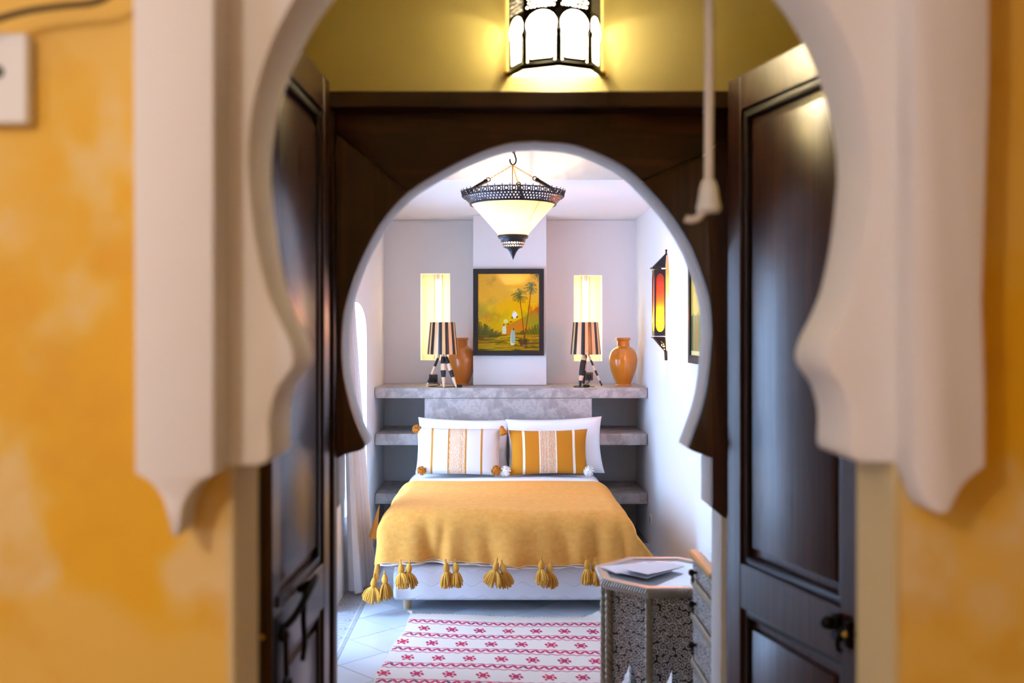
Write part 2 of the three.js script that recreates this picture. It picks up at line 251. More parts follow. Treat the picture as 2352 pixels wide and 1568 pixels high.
// bedroom shell
{
  const CZ = -6.5, CH = 2.70;                       // ceiling steps up in front of the bed alcove
  const lw = shapeOf([[D2B, 0], [9.0, 0], [9.0, 3.3], [D2B, 3.3]].map(([d, y]) => [-d, y]));
  lw.holes.push(holeOf([[-6.05, 0], [-6.05, 2.3], [-5.30, 2.3], [-5.30, 0]].map(([x, y]) => [x, Math.max(y, 0.001)])));
  const ar = []; for (let i = 0; i <= 24; i++) { const a = i / 24 * Math.PI; ar.push([-7.06 + 0.54 * Math.cos(a), 1.67 + 0.25 * Math.pow(Math.sin(a), 0.85)]); }
  lw.holes.push(holeOf([[-7.60, 0.49], ...ar.reverse(), [-6.52, 0.49]]));
  // shape x is world z; thickness goes to the left, away from the room
  const gl = bend(new THREE.ExtrudeGeometry(lw, { depth: 0.30, bevelEnabled: false, curveSegments: 24 }), (x, y, z) => [WL - z, y, x]);
  struct('wall_left', metric(toCreasedNormals(gl.deleteAttribute('uv'), 0.5)), M.white);
  // frames at the outer side of the two openings: arched window beside the bed, tall garden door nearer
  const wf = (z0, z1, y0, y1, n) => join(...Array.from({ length: n + 1 }, (_, i) => { const z = lerp(z0, z1, i / n); return box(WL - 0.30, WL - 0.26, y0, y1, z - 0.025, z + 0.025, 0.004); }), box(WL - 0.30, WL - 0.26, y0, y0 + 0.06, z0, z1, 0.004), box(WL - 0.30, WL - 0.26, y1 - 0.06, y1, z0, z1, 0.004));
  struct('window_1', wf(-7.58, -6.54, 0.49, 1.72, 2), M.woodWarm);
  struct('door_1', wf(-6.03, -5.32, 0.005, 2.29, 2), M.woodWarm);
  struct('wall_right', box(WR, WR + 0.2, 0, 3.3, -9.0, -D2B, 0), M.white);
  // back wall with two tall slit niches
  const slit = (x0, x1, y0, y1) => [X(x0, DB), Y(y0, DB), X(x1, DB), Y(y1, DB)];
  const slits = [slit(966, 1033.5, 628, 827), slit(1318, 1383, 632, 829)];
  const bs = shapeOf([[WL - 0.3, 0], [WR + 0.2, 0], [WR + 0.2, 3.3], [WL - 0.3, 3.3]]);
  for (const [a, b, c, d] of slits) bs.holes.push(holeOf([[a, b], [c, b], [c, d], [a, d]]));
  struct('wall_back', extrude(bs, 0.16).translate(0, 0, -DB - 0.16), M.white);
  const nicheMat = std({ color: '#f3e6c4', roughness: 0.9 });
  slits.forEach(([a, b, c, d], i) => {
    struct(`wall_niche_${i + 1}`, join(box(a - 0.05, c + 0.05, d - 0.05, b + 0.05, -DB - 0.19, -DB - 0.161, 0)), nicheMat);
    // upright tube lamp in the niche: glowing tube plus an area light of its size just in front
    const t = thing('tube_lamp', i ? 'glowing upright tube lamp in the right wall slit behind the striped lamp' : 'glowing upright tube lamp in the left wall slit behind the striped lamp', 'wall lamp', [lerp(a, c, i ? 0.46 : 0.58), 0, -DB - 0.09]);
    const glow = std({ color: '#fff4dc', emissive: '#ffe4ae', emissiveIntensity: LAMP.tube, roughness: 0.5 });
    part('glass_tube', lathe([[0, d + 0.05], [0.012, d + 0.05], [0.020, d + 0.06], [0.020, b - 0.06], [0.012, b - 0.05], [0, b - 0.05]].map(([r, y]) => [r, y]), 16), glow, t);
    for (const y of [d + 0.025, b - 0.025]) part('socket', lathe([[0, y - 0.025], [0.018, y - 0.025], [0.018, y + 0.025], [0, y + 0.025]], 16), M.plastic, t);
    part('bracket', box(-0.03, 0.03, d, b, -0.069, -0.045, 0.003), M.plastic, t);
    const l = new THREE.RectAreaLight('#ffe4ae', 8, 0.03, b - d - 0.12); l.position.set(0, (b + d) / 2, 0.0215); l.name = 'tube_glow'; t.add(l);
    l.rotation.set(0, Math.PI, 0);
  });
  // chimney breast above the shelf
  struct('wall_chimney_breast', box(X(1086.5, 8.43), X(1255.5, 8.43), 1.26, CH, -DB, -8.43, 0.006), M.white);
  struct('ceiling_alcove', box(WL, WR, CH, 3.3, -DB, CZ, 0.004), M.white);
  struct('ceiling', box(WL - 0.3, WR + 0.2, 3.1, 3.3, CZ + 0.001, -D2B, 0), M.white);
  struct('trim_3', box(WL, WR, CH - 0.012, CH - 0.002, -DB, -DB + 0.008, 0.002), M.white);
  // floor: bed of grout, diagonal tiles, one row of patterned border tiles
  const floor = struct('floor', box(WL - 0.3, WR + 0.2, -0.1, -0.006, -9.0, -D2 - 0.0, 0), std({ color: '#87888c', roughness: 0.9 }));
  const tints = [0, 1, 2, 3].map((k) => std({ map: tex(128, 128, (u, v) => mix3([198, 201, 206], [218, 220, 223], clamp(fbm(u, v, 3, 3, 111 + k, 4) * 1.4 - 0.2)), { size: 0.7 }), color: ['#ffffff', '#f4f4f6', '#f8f6f2', '#eef0f4'][k], roughness: 0.3 }));
  const clip = (poly, ax, lim, sgn) => { const out = []; poly.forEach((p, i) => { const q = poly[(i + 1) % poly.length], a = sgn * (p[ax] - lim), b = sgn * (q[ax] - lim); if (a >= 0) out.push(p); if (a * b < 0) { const t = a / (a - b); out.push([lerp(p[0], q[0], t), lerp(p[1], q[1], t)]); } }); return out; };
  const r = 0.30 / Math.SQRT2;
  for (let i = -1; i < 30; i++) for (let j = -1; j < 10; j++) {
    const cx = -0.6 + j * r * 2 + (i % 2 ? r : 0), cz = -3.4 - i * r, k = r - 0.003;
    let p = [[cx + k, cz], [cx, cz + k], [cx - k, cz], [cx, cz - k]];
    p = clip(p, 0, -0.83, 1); if (p.length > 2) p = clip(p, 0, WR, -1); if (p.length > 2) p = clip(p, 1, -8.07, 1); if (p.length > 2) p = clip(p, 1, -3.52, -1);
    if (p.length < 3) continue;
    const g = new THREE.ExtrudeGeometry(shapeOf(p.map(([x, z]) => [x, -z])), { depth: 0.006, bevelEnabled: false }).rotateX(-Math.PI / 2).translate(0, -0.006, 0);
    struct('tile', metric(g), tints[Math.floor(rnd() * 4)], floor);
  }
  const border = std({ map: paint(256, 256, (c, w, h) => {
    c.fillStyle = '#a6a7ab'; c.fillRect(0, 0, w, h); c.fillStyle = '#9b9ca2'; c.fillRect(w * 0.86, 0, w * 0.14, h); c.fillStyle = '#cfd0d3'; c.fillRect(w * 0.83, 0, w * 0.03, h);
    c.strokeStyle = '#77747c'; c.lineWidth = 9;
    for (const y of [0, 1]) { c.beginPath(); c.ellipse(w * 0.42, h * y, w * 0.33, h * 0.36, 0, 0, 7); c.stroke(); c.beginPath(); c.ellipse(w * 0.42, h * y, w * 0.18, h * 0.17, 0, 0, 7); c.stroke(); }
    c.strokeStyle = '#8e8a90'; c.beginPath(); c.ellipse(w * 0.42, h * 0.5, w * 0.36, h * 0.1, 0, 0, 7); c.stroke();
  }), roughness: 0.3 });
  const bg = new THREE.BoxGeometry(0.166, 0.006, 0.166);
  for (let k = 0; k < 27; k++) { const m = struct('border_tile', bg, border, floor); m.position.set(-0.915, -0.003, -3.6 - k * 0.17); }
}

// ---------- concrete shelf unit behind the bed ----------
{
  const g = thing('concrete_shelf_unit', 'grey polished concrete headboard with open shelves across the bed alcove', 'shelf');
  const e = 0.004, x0 = WL + e, x1 = WR - e, hl = X(975, SHELF), hr = X(1360, SHELF);
  part('top_slab', box(x0, x1, 1.172, 1.258, -DB + e, -SHELF, 0.008), M.concrete, g);
  part('headboard_panel', box(hl, hr, 0, 1.172, -SHELF - 0.12, -SHELF - 0.002, 0.006), M.concrete, g);
  for (const s of [-1, 1]) for (const [t, k] of [[0.885, 0.094], [0.400, 0.086]])
    part('shelf', s < 0 ? box(x0, hl + 0.01, t - k, t, -DB + e, -SHELF - 0.004, 0.007) : box(hr - 0.01, x1, t - k, t, -DB + e, -SHELF - 0.004, 0.007), M.concrete, g);
  part('back_pier', box(hl, hr, 0, 1.172, -DB + e, -SHELF - 0.12, 0), M.white, g);
}
// ---------- bed ----------
const BX = 0.050, BT = 0.60, HEAD = 8.0, FOOT = 6.03;
{
  const waves = tex(256, 256, (u, v) => { const y = v * 5 + 0.16 * Math.sin(u * 2 * Math.PI * 5), k = Math.abs((y % 1) - 0.5) * 2; const s = 255 * Math.pow(1 - Math.max(0, k - 0.0), 0.35); return [255 - s * 0.0 - 255 * sstep(0.86, 1, k), 255 - 255 * sstep(0.86, 1, k), 255 - 255 * sstep(0.86, 1, k)]; }, { size: 0.62, sizeY: 0.42, data: true });
  const quilt = std({ color: '#eeecf0', roughness: 0.75, sheen: 0.3, bumpMap: waves, bumpScale: 0.002 });
  const g = thing('bed', 'double bed with white quilted base on short wooden legs and white mattress', 'bed', [BX + 0.012, 0, 0]);
  part('base', box(-0.70, 0.70, 0.068, 0.285, -HEAD + 0.02, -6.07, 0.025), quilt, g);
  part('mattress', box(-0.70, 0.70, 0.288, 0.57, -HEAD + 0.02, -6.075, 0.06), M.linen, g);
  const leg = lathe([[0, 0], [0.024, 0], [0.029, 0.066], [0.029, 0.07], [0, 0.07]], 20), lm = std({ color: '#c9ab84', roughness: 0.5 });
  for (const x of [-0.62, 0.62]) for (const z of [-6.16, -7.85]) part('leg', leg, lm, g).position.set(x, 0, z);
}
// cloth over the bed: u across, v from head to foot; both edges fall and flare
function drape({ hw, top, d0, d1, aL, aR, b, flL, flR, r, wob = 1, lift = 0 }) {
  const fall = (a, fl) => { if (a <= 0) return [a, 0]; if (a < r * Math.PI / 2) return [r * Math.sin(a / r), r * (1 - Math.cos(a / r))]; const k = a - r * Math.PI / 2; return [r + fl * k, r + k * Math.sqrt(1 - fl * fl)]; };
  return (u, v) => {
    const inner = hw - r, tl = d0 - d1 - r, s = lerp(-(inner + aL), inner + aR, u), t = lerp(0, tl + b, v), side = Math.sign(s), a = Math.abs(s) - inner, k = t - tl;
    const fr = sstep(0, 1, v);
    const fx = fall(a, side < 0 ? flL * lerp(0.6, 1, fr) : flR * lerp(0.25, 1, fr)), fz = fall(k, 0.10);
    const drop = Math.pow(Math.pow(Math.max(0, fx[1]), 3) + Math.pow(Math.max(0, fz[1]), 3), 1 / 3);
    let x = side * (inner + fx[0]), z = d0 - (tl + fz[0]), y = top - drop;
    const hang = clamp(fz[1] / 0.3), sh = clamp(fx[1] / 0.3);
    z -= wob * hang * (0.030 * Math.sin(s * 7.5 + 0.9) * Math.sin(s * 3.1 + 2) + 0.010 * Math.sin(s * 17 + 1.3) + 0.006 * Math.sin(s * 31));
    z += wob * hang * (0.05 * Math.exp(-Math.pow((s + 0.50 - 0.05 * hang) / 0.045, 2)) + 0.042 * Math.exp(-Math.pow((s + 0.37 + 0.03 * hang) / 0.035, 2)) + 0.03 * Math.exp(-Math.pow((s + 0.14 - 0.06 * hang) / 0.05, 2)) + 0.035 * Math.exp(-Math.pow((s - 0.30 - 0.1 * hang) / 0.06, 2)) + 0.045 * Math.exp(-Math.pow((s - 0.56 + 0.04 * hang) / 0.05, 2)) + 0.04 * Math.exp(-Math.pow((s - 0.70) / 0.04, 2))) - 0.012 * hang;
    x += side * wob * sh * (0.016 * Math.sin(t * 9 + side) + 0.008 * Math.sin(t * 21));
    y += lift + 0.004 * Math.sin(s * 5 + t * 3) * (1 - hang) * (1 - sh) + 0.003 * Math.sin(t * 11 - s * 4) * (1 - hang) * (1 - sh) - 0.012 * hang * Math.sin(s * 4.2 + 0.5);
    return [BX + x, y, -z];
  };
}
{
  const linenSheet = drape({ hw: 0.765, top: BT - 0.012, d0: 7.93, d1: 7.22, aL: 0.30, aR: 0.30, b: 0, flL: 0.1, flR: 0.1, r: 0.13, wob: 0.5 });
  const g = part('bed_sheet', slab(60, 24, linenSheet, 0.006), M.linen); tag(g, 'white sheet folded over the mattress between cushions and mustard blanket', 'sheet');
  const weave = tex(256, 256, (u, v) => { const k = 150 + 60 * Math.sin(u * 2 * Math.PI * 64) * Math.sin(v * 2 * Math.PI * 64) + 90 * (fbm(u, v, 20, 20, 131, 3) - 0.5); return [k, k, k]; }, { size: 0.16, data: true });
  const bt = tex(256, 256, (u, v) => mix3([222, 147, 57], [236, 169, 82], fbm(u, v, 24, 24, 141, 4)), { size: 0.5, data: false });
  const bm = std({ map: bt, roughness: 1, sheen: 0.35, sheenRoughness: 0.8, sheenColor: new THREE.Color('#e8b860'), bumpMap: weave, bumpScale: 0.0015 });
  const f = drape({ hw: 0.785, top: BT + 0.006, d0: 7.34, d1: FOOT, aL: 0.44, aR: 0.49, b: 0.375, flL: 0.0, flR: 0.62, r: 0.13 });
  const bl = thing('blanket', 'mustard yellow wool blanket with tasselled hem spread over the foot of the bed', 'blanket');
  const body = slab(150, 90, (u, v) => f(u, v), 0.006), uv = body.attributes.uv; for (let i = 0; i < uv.count; i++) uv.setXY(i, uv.getX(i) * 2.2, uv.getY(i) * 1.7);
  part('cloth', body, bm, bl);
  const hem = []; for (let i = 0; i <= 60; i++) { const p = f(lerp(0.145, 0.93, i / 60), 1); hem.push(V3(p[0], p[1] - 0.004 - 0.006 * Math.abs(Math.sin(i * 0.63)), p[2] + 0.006)); }
  part('hem_cord', tube(hem, 0.0048, 160, 6), std({ color: '#efe2d0', roughness: 0.9 }), bl, 'pale hem cord');
  part('hem_cord', tube(hem.map((p, i) => V3(p.x, p.y + 0.006 + 0.012 * Math.abs(Math.sin(i * 0.63 + 0.5)), p.z + 0.012)), 0.0042, 160, 6), std({ color: '#c9a27a', roughness: 0.9 }), bl, 'tan hem cord looping along the edge');
  // folded back corner at the left
  const q = [at(872, 1160, 6.62), at(848, 1232, 6.56), at(866, 1238, 6.5)];
  part('corner_flap', slab(8, 10, (u, v) => { const a = q[0].clone().lerp(q[1], v), b = q[0].clone().lerp(q[2], v), p = a.lerp(b, u); return [p.x - 0.012 * Math.sin(u * 3.14) * v, p.y, p.z + 0.02 * Math.sin(u * 3.14) * v]; }, 0.004), bm, bl, 'folded corner of the blanket hanging at the left');
  // tassels: a wound knob and a skirt of yarn
  const yarn = [std({ color: '#d89c3c', roughness: 1 }), std({ color: '#cb8c30', roughness: 1 })];
  function skirt(w, h) {
    const list = []; for (let i = 0; i < 70; i++) { const a = rnd() * 6.283, k = Math.sqrt(rnd()), r1 = w * (0.35 + 0.65 * k), hh = h * (0.9 + 0.25 * rnd() - 0.28 * k * k); list.push(tube([[0.008 * Math.cos(a), 0, 0.008 * Math.sin(a)], [r1 * 0.70 * Math.cos(a), -hh * 0.42, r1 * 0.5 * Math.sin(a)], [r1 * 0.98 * Math.cos(a), -hh, r1 * 0.7 * Math.sin(a)]], 0.0038, 5, 5)); }
    list.push(ball(0, -h * 0.40, 0, w * 0.52, 1, 1.1, 0.7)); return join(list);
  }
  const skirts = [skirt(0.066, 0.092), skirt(0.056, 0.095), skirt(0.060, 0.088)];
  const knob = lathe([[0, 0.052], [0.008, 0.05], [0.014, 0.04], [0.020, 0.022], [0.019, 0.008], [0.013, -0.004], [0, -0.006]], 16);
  const knotHook = lathe([[0, 0.075], [0.004, 0.074], [0.005, 0.045], [0, 0.045]], 8);
  function tassel(px, py, d, tilt, k) {
    const t = part('tassel', skirts[k % 3], yarn[k % 2], bl), p = at(px, py, d); t.position.set(p.x, p.y, p.z); t.rotation.z = tilt; t.rotation.y = k;
    part('knob', join(knob, knotHook), yarn[(k + 1) % 2], t);
  }
  const spots = [[858, 1346, 5.99, -0.06], [884, 1338, 6.0, 0.06], [922, 1314, 5.93, -0.22], [938, 1313, 5.94, 0.12], [1026, 1311, 5.92, -0.14], [1047, 1312, 5.93, 0.14], [1138, 1309, 5.92, -0.16], [1157, 1312, 5.93, 0.24], [1244, 1306, 5.92, -0.15], [1262, 1312, 5.93, 0.15], [1350, 1304, 5.92, -0.14], [1367, 1308, 5.93, 0.12]];
  spots.forEach(([x, y, d, tl], k) => tassel(x, y, d, tl, k));
}
// ---------- pillows ----------
function pillowGeo(w, h, t, pinch = 0.06, n = 36) {
  const face = (sgn) => sheet(n, n, (u, v) => {
    const a = 2 * u - 1, b = 2 * v - 1, ex = 1 - pinch * (1 - b * b) * Math.abs(a) ** 3, ey = 1 - pinch * (1 - a * a) * Math.abs(b) ** 3;
    const k = Math.pow(Math.max(0, (1 - a ** 4) * (1 - b ** 4)), 0.5);
    const wr = 0.02 * Math.sin(9 * a * b + 3 * a) * k;
    return [sgn * a * ex * w / 2, b * ey * h / 2, sgn * (t / 2) * k * (1 + wr) + sgn * 0.002];
  });
  const g = join(face(1), face(-1)); g.deleteAttribute('normal'); const m = mergeVertices(g, 1e-5); m.computeVertexNormals(); return m;
}
function pillow(name, label, cat, px, py, d, w, h, t, mat, lean, roll, group, pinch) {
  const p = at(px, py, d), g = thing(name, label, cat, [p.x, p.y, p.z], 0, group); g.rotation.set(lean, 0, roll);
  part('cover', pillowGeo(w, h, t, pinch), mat, g); return g;
}
{
  pillow('pillow', 'large white pillow leaning on the headboard behind the pale striped cushion', 'pillow', 1064, 1024, 7.88, 0.735, 0.44, 0.19, M.linen, -0.24, -0.03, 'white pillows', 0.07);
  pillow('pillow', 'large white pillow leaning on the headboard behind the mustard striped cushion', 'pillow', 1274, 1024, 7.86, 0.765, 0.45, 0.19, M.linen, -0.24, 0.03, 'white pillows', 0.07);
  const stripe = (bg, edge, lines) => paint(1024, 512, (c, w, h) => {
    c.fillStyle = bg; c.fillRect(0, 0, w, h);
    for (const [x, ww] of lines) { c.fillStyle = edge; c.fillRect(x * w, 0, ww * w, h); }
    c.fillStyle = '#e9d3bd'; c.fillRect(0.385 * w, 0, 0.205 * w, h);
    for (let i = 0; i < 26; i++) { c.strokeStyle = rnd() < 0.75 ? '#c98235' : '#d9a467'; c.lineWidth = 2 + 3 * rnd(); c.beginPath(); let x = (0.39 + 0.195 * (i + 0.5) / 26) * w; c.moveTo(x, 0); for (let y = 0; y <= h; y += 16) { c.lineTo(x + (rnd() - 0.5) * 6, y); if (rnd() < 0.12) c.moveTo(x + (rnd() - 0.5) * 6, y + 14); } c.stroke(); }
    c.fillStyle = edge; c.fillRect(0.378 * w, 0, 0.016 * w, h); c.fillRect(0.583 * w, 0, 0.016 * w, h);
    for (let y = 0; y < h; y += 4) { c.fillStyle = 'rgba(90,50,0,0.05)'; c.fillRect(0, y, w, 2); }
  });
  const weave = tex(128, 128, (u, v) => { const k = 128 + 100 * Math.sin(u * 2 * Math.PI * 40) * Math.sin(v * 2 * Math.PI * 40); return [k, k, k]; }, { size: 0.3, data: true });
  const pale = std({ map: stripe('#dfd6cf', '#c07e26', [[0.178, 0.024], [0.765, 0.024]]), roughness: 1, bumpMap: weave, bumpScale: 0.002 });
  const must = std({ map: stripe('#cc8112', '#f6ead6', [[0.165, 0.032], [0.80, 0.032]]), roughness: 1, bumpMap: weave, bumpScale: 0.002 });
  const a = pillow('cushion', 'off white cushion with ochre stripes and ochre corner tassels', 'cushion', 1053, 1036, 7.68, 0.65, 0.36, 0.15, pale, -0.22, -0.015, null, 0.04);
  const b = pillow('cushion', 'mustard cushion with white stripes and white corner tassels', 'cushion', 1260, 1038, 7.67, 0.61, 0.35, 0.15, must, -0.22, 0.015, null, 0.07);
  const pom = (r) => { const l = [ball(0, 0, 0, r * 0.6)]; for (let i = 0; i < 60; i++) { const y = 2 * rnd() - 1, ph = rnd() * 6.283, q = Math.sqrt(1 - y * y); l.push(rod([0, 0, 0], [r * q * Math.cos(ph), r * y, r * q * Math.sin(ph)], 0.005, 0.0035, 5)); } return join(l); };
  const och = std({ color: '#b56c17', roughness: 1 }), wh = std({ color: '#f3eee8', roughness: 1 });
  const p1 = pom(0.038), p2 = pom(0.042), cone = join(ball(0, 0.012, 0, 0.016), lathe([[0, 0.02], [0.012, 0.015], [0.034, -0.03], [0.026, -0.046], [0, -0.048]], 14));
  const put = (g, geo, mat, x, y, z, rz = 0) => { const m = part('tassel', geo, mat, g); m.position.set(x, y, z); m.rotation.z = rz; };
  put(a, p1, och, -0.325, 0.165, 0.01); put(a, cone, och, 0.335, 0.17, 0.04, 0.3); put(a, p1, och, -0.275, -0.158, 0.06); put(a, p2, och, 0.295, -0.15, 0.06);
  put(b, p2, wh, -0.335, -0.145, 0.05); put(b, p2, wh, 0.30, -0.155, 0.06);
}
// ---------- vases ----------
{
  const prof = [[0, 0], [0.064, 0], [0.066, 0.008], [0.062, 0.014], [0.066, 0.024], [0.085, 0.07], [0.108, 0.14], [0.119, 0.20], [0.118, 0.235], [0.108, 0.275], [0.088, 0.308], [0.062, 0.328], [0.053, 0.336], [0.052, 0.376], [0.058, 0.382], [0.062, 0.392], [0.061, 0.402], [0.056, 0.404], [0.048, 0.398], [0.045, 0.37], [0.046, 0.33], [0.08, 0.30], [0.10, 0.22], [0.06, 0.02], [0, 0.015]];
  const geo = lathe(new THREE.SplineCurve(prof.slice(0, 20).map((p) => V2(...p))).getPoints(90).map((p) => [p.x, p.y]).concat(prof.slice(20)), 56);
  const v1 = thing('vase', 'glazed amber urn vase standing alone at the right end of the shelf', 'vase', [X(1431.5, 8.40), 1.258, -8.40]); part('body', geo, M.glaze, v1);
  const g2 = std({ color: '#c8741a', roughness: 0.3, clearcoat: 0.8, clearcoatRoughness: 0.1 });
  const v2 = thing('vase', 'deeper orange urn vase half hidden behind the left striped lamp', 'vase', [X(1060, 8.56), 1.258, -8.56]); part('body', geo, g2, v2);
}
// ---------- striped tripod lamps ----------
function stripedLamp(label, px, d, shadeDx, legs, turn) {
  const x = X(px, d), g = thing('table_lamp', label, 'lamp', [x, 1.258, -d]);
  const hs = 0.262, y0 = 0.27, r0 = 0.126, r1 = 0.102;
  const st = paint(1024, 64, (c, w, h) => { c.fillStyle = '#e6b078'; c.fillRect(0, 0, w, h); c.fillStyle = '#0b0a0a'; for (let i = 0; i < 12; i++) c.fillRect((i + 0.06 * Math.sin(i * 3)) / 12 * w, 0, w / 12 * 0.5, h); });
  const mat = std({ map: st, roughness: 0.35, clearcoat: 0.4, clearcoatRoughness: 0.3, side: THREE.DoubleSide });
  const sh = lathe([[r0, y0], [r1, y0 + hs], [r1 - 0.003, y0 + hs], [r0 - 0.003, y0], [r0, y0]], 64); sh.rotateY(turn); part('lamp_shade', sh.translate(shadeDx, 0, 0), mat, g);
  part('spider', join(rod([shadeDx - r0 + 0.002, y0 + 0.03, 0], [shadeDx + r0 - 0.002, y0 + 0.03, 0], 0.003), rod([shadeDx, y0 + 0.03, -r0 + 0.002], [shadeDx, y0 + 0.03, r0 - 0.002], 0.003), rod([shadeDx, y0 - 0.03, 0], [shadeDx, y0 + 0.09, 0], 0.012), ball(shadeDx, y0 + 0.12, 0, 0.03)), M.iron, g);
  for (const [fx, fz, thick, bands] of legs) {   // each leg one carved stick with painted black and pale bands
    const A = V3(shadeDx + fx * 0.12, y0 + 0.02, fz * 0.1), B = V3(fx, 0.006, fz), L = A.distanceTo(B);
    const rad = (t) => 0.005 + thick * Math.sin(Math.PI * clamp(0.12 + t * 0.82)) ** 1.2, pr = [[0, 0]];
    for (let i = 0; i <= 24; i++) pr.push([rad(i / 24), i / 24 * L]); pr.push([0.009, L + 0.002], [0.008, L + 0.004], [0, L + 0.005]);
    const geo = lathe(pr, 14); geo.applyQuaternion(new THREE.Quaternion().setFromUnitVectors(V3(0, 1, 0), B.clone().sub(A).normalize())).translate(A.x, A.y, A.z);
    const map = paint(8, 128, (c, w, h) => { for (let i = 0; i < bands.length; i++) { c.fillStyle = bands[i] === 'k' ? '#131110' : '#e0bd98'; c.fillRect(0, h - (i + 1) / bands.length * h, w, h / bands.length + 1); } });
    part('leg', geo, std({ map, roughness: 0.6 }), g);
  }
  return g;
}
const lampL = stripedLamp('black and cream striped tripod lamp in front of the orange vase, left of the painting', 1015, 8.14, 0.005, [[-0.125, 0.03, 0.006, 'pkpkp'], [0.018, 0.045, 0.017, 'pkpkpp'], [0.118, 0.035, 0.013, 'pkpkpp']], 0.25);
const lampR = stripedLamp('black and cream striped lamp on tripod at the right of the painting', 1352, 8.12, -0.025, [[-0.075, 0.04, 0.018, 'kpkkkpkk'], [-0.04, -0.04, 0.012, 'pkpkkp'], [0.108, 0.04, 0.004, 'kpkpkpkp']], 0.1);
// plugs, cords and switches
function outlet(label, px, py, round, cordPts) {
  const p = at(px, py, DB - 0.02), g = thing('plug', label, 'plug', [p.x, p.y, -DB]);
  part('socket_plate', box(-0.038, 0.038, -0.036, 0.036, 0, 0.012, 0.006), round ? std({ color: '#4a4a4c', roughness: 0.5 }) : std({ color: '#6d7560', roughness: 0.5 }), g);
  part('plug_body', round ? join(ball(0, 0, 0.03, 0.026), rod([0, -0.01, 0.035], [0.01, -0.035, 0.06], 0.008)) : join(box(-0.022, 0.022, -0.022, 0.022, 0.012, 0.045, 0.008), rod([0, -0.01, 0.04], [0.0, -0.04, 0.06], 0.007)), std({ color: '#34363a', roughness: 0.5 }), g);
}
outlet('round dark plug in the wall socket behind the left striped lamp', 995, 869, true);
outlet('square plug in the wall socket behind the right striped lamp', 1352.5, 864, false);
function cable(label, pts, sw) {
  const g = thing('lamp_cord', label, 'cord'); part('wire', tube(pts, 0.0035, 60, 6), M.black, g);
  const [x, z] = sw; part('switch', box(x - 0.028, x + 0.028, 1.2585, 1.281, z - 0.014, z + 0.014, 0.008), M.black, g);
}
{
  const y = 1.2625, o1 = at(995, 869, DB - 0.07), o2 = at(1352.5, 864, DB - 0.07);
  cable('black cord with inline switch lying at the feet of the left striped lamp', [[o1.x + 0.01, o1.y - 0.04, -DB + 0.065], [o1.x + 0.02, y + 0.01, -8.6], [X(1010, 8.4), y, -8.4], [X(985, 8.2), y, -8.2], [X(1005, 8.11), y, -8.115], [X(1030, 8.12), y, -8.12], [X(1054, 8.13), y + 0.004, -8.135]], [X(1054, 8.135), -8.135]);
  cable('black cord with inline switch lying at the feet of the right striped lamp', [[o2.x, o2.y - 0.04, -DB + 0.065], [o2.x - 0.01, y + 0.01, -8.62], [X(1340, 8.4), y, -8.4], [X(1318, 8.2), y, -8.2], [X(1322, 8.11), y, -8.11], [X(1335, 8.1), y, -8.1], [X(1347, 8.12), y + 0.004, -8.125], [X(1366, 8.12), y, -8.13]], [X(1347, 8.125), -8.125]);
}

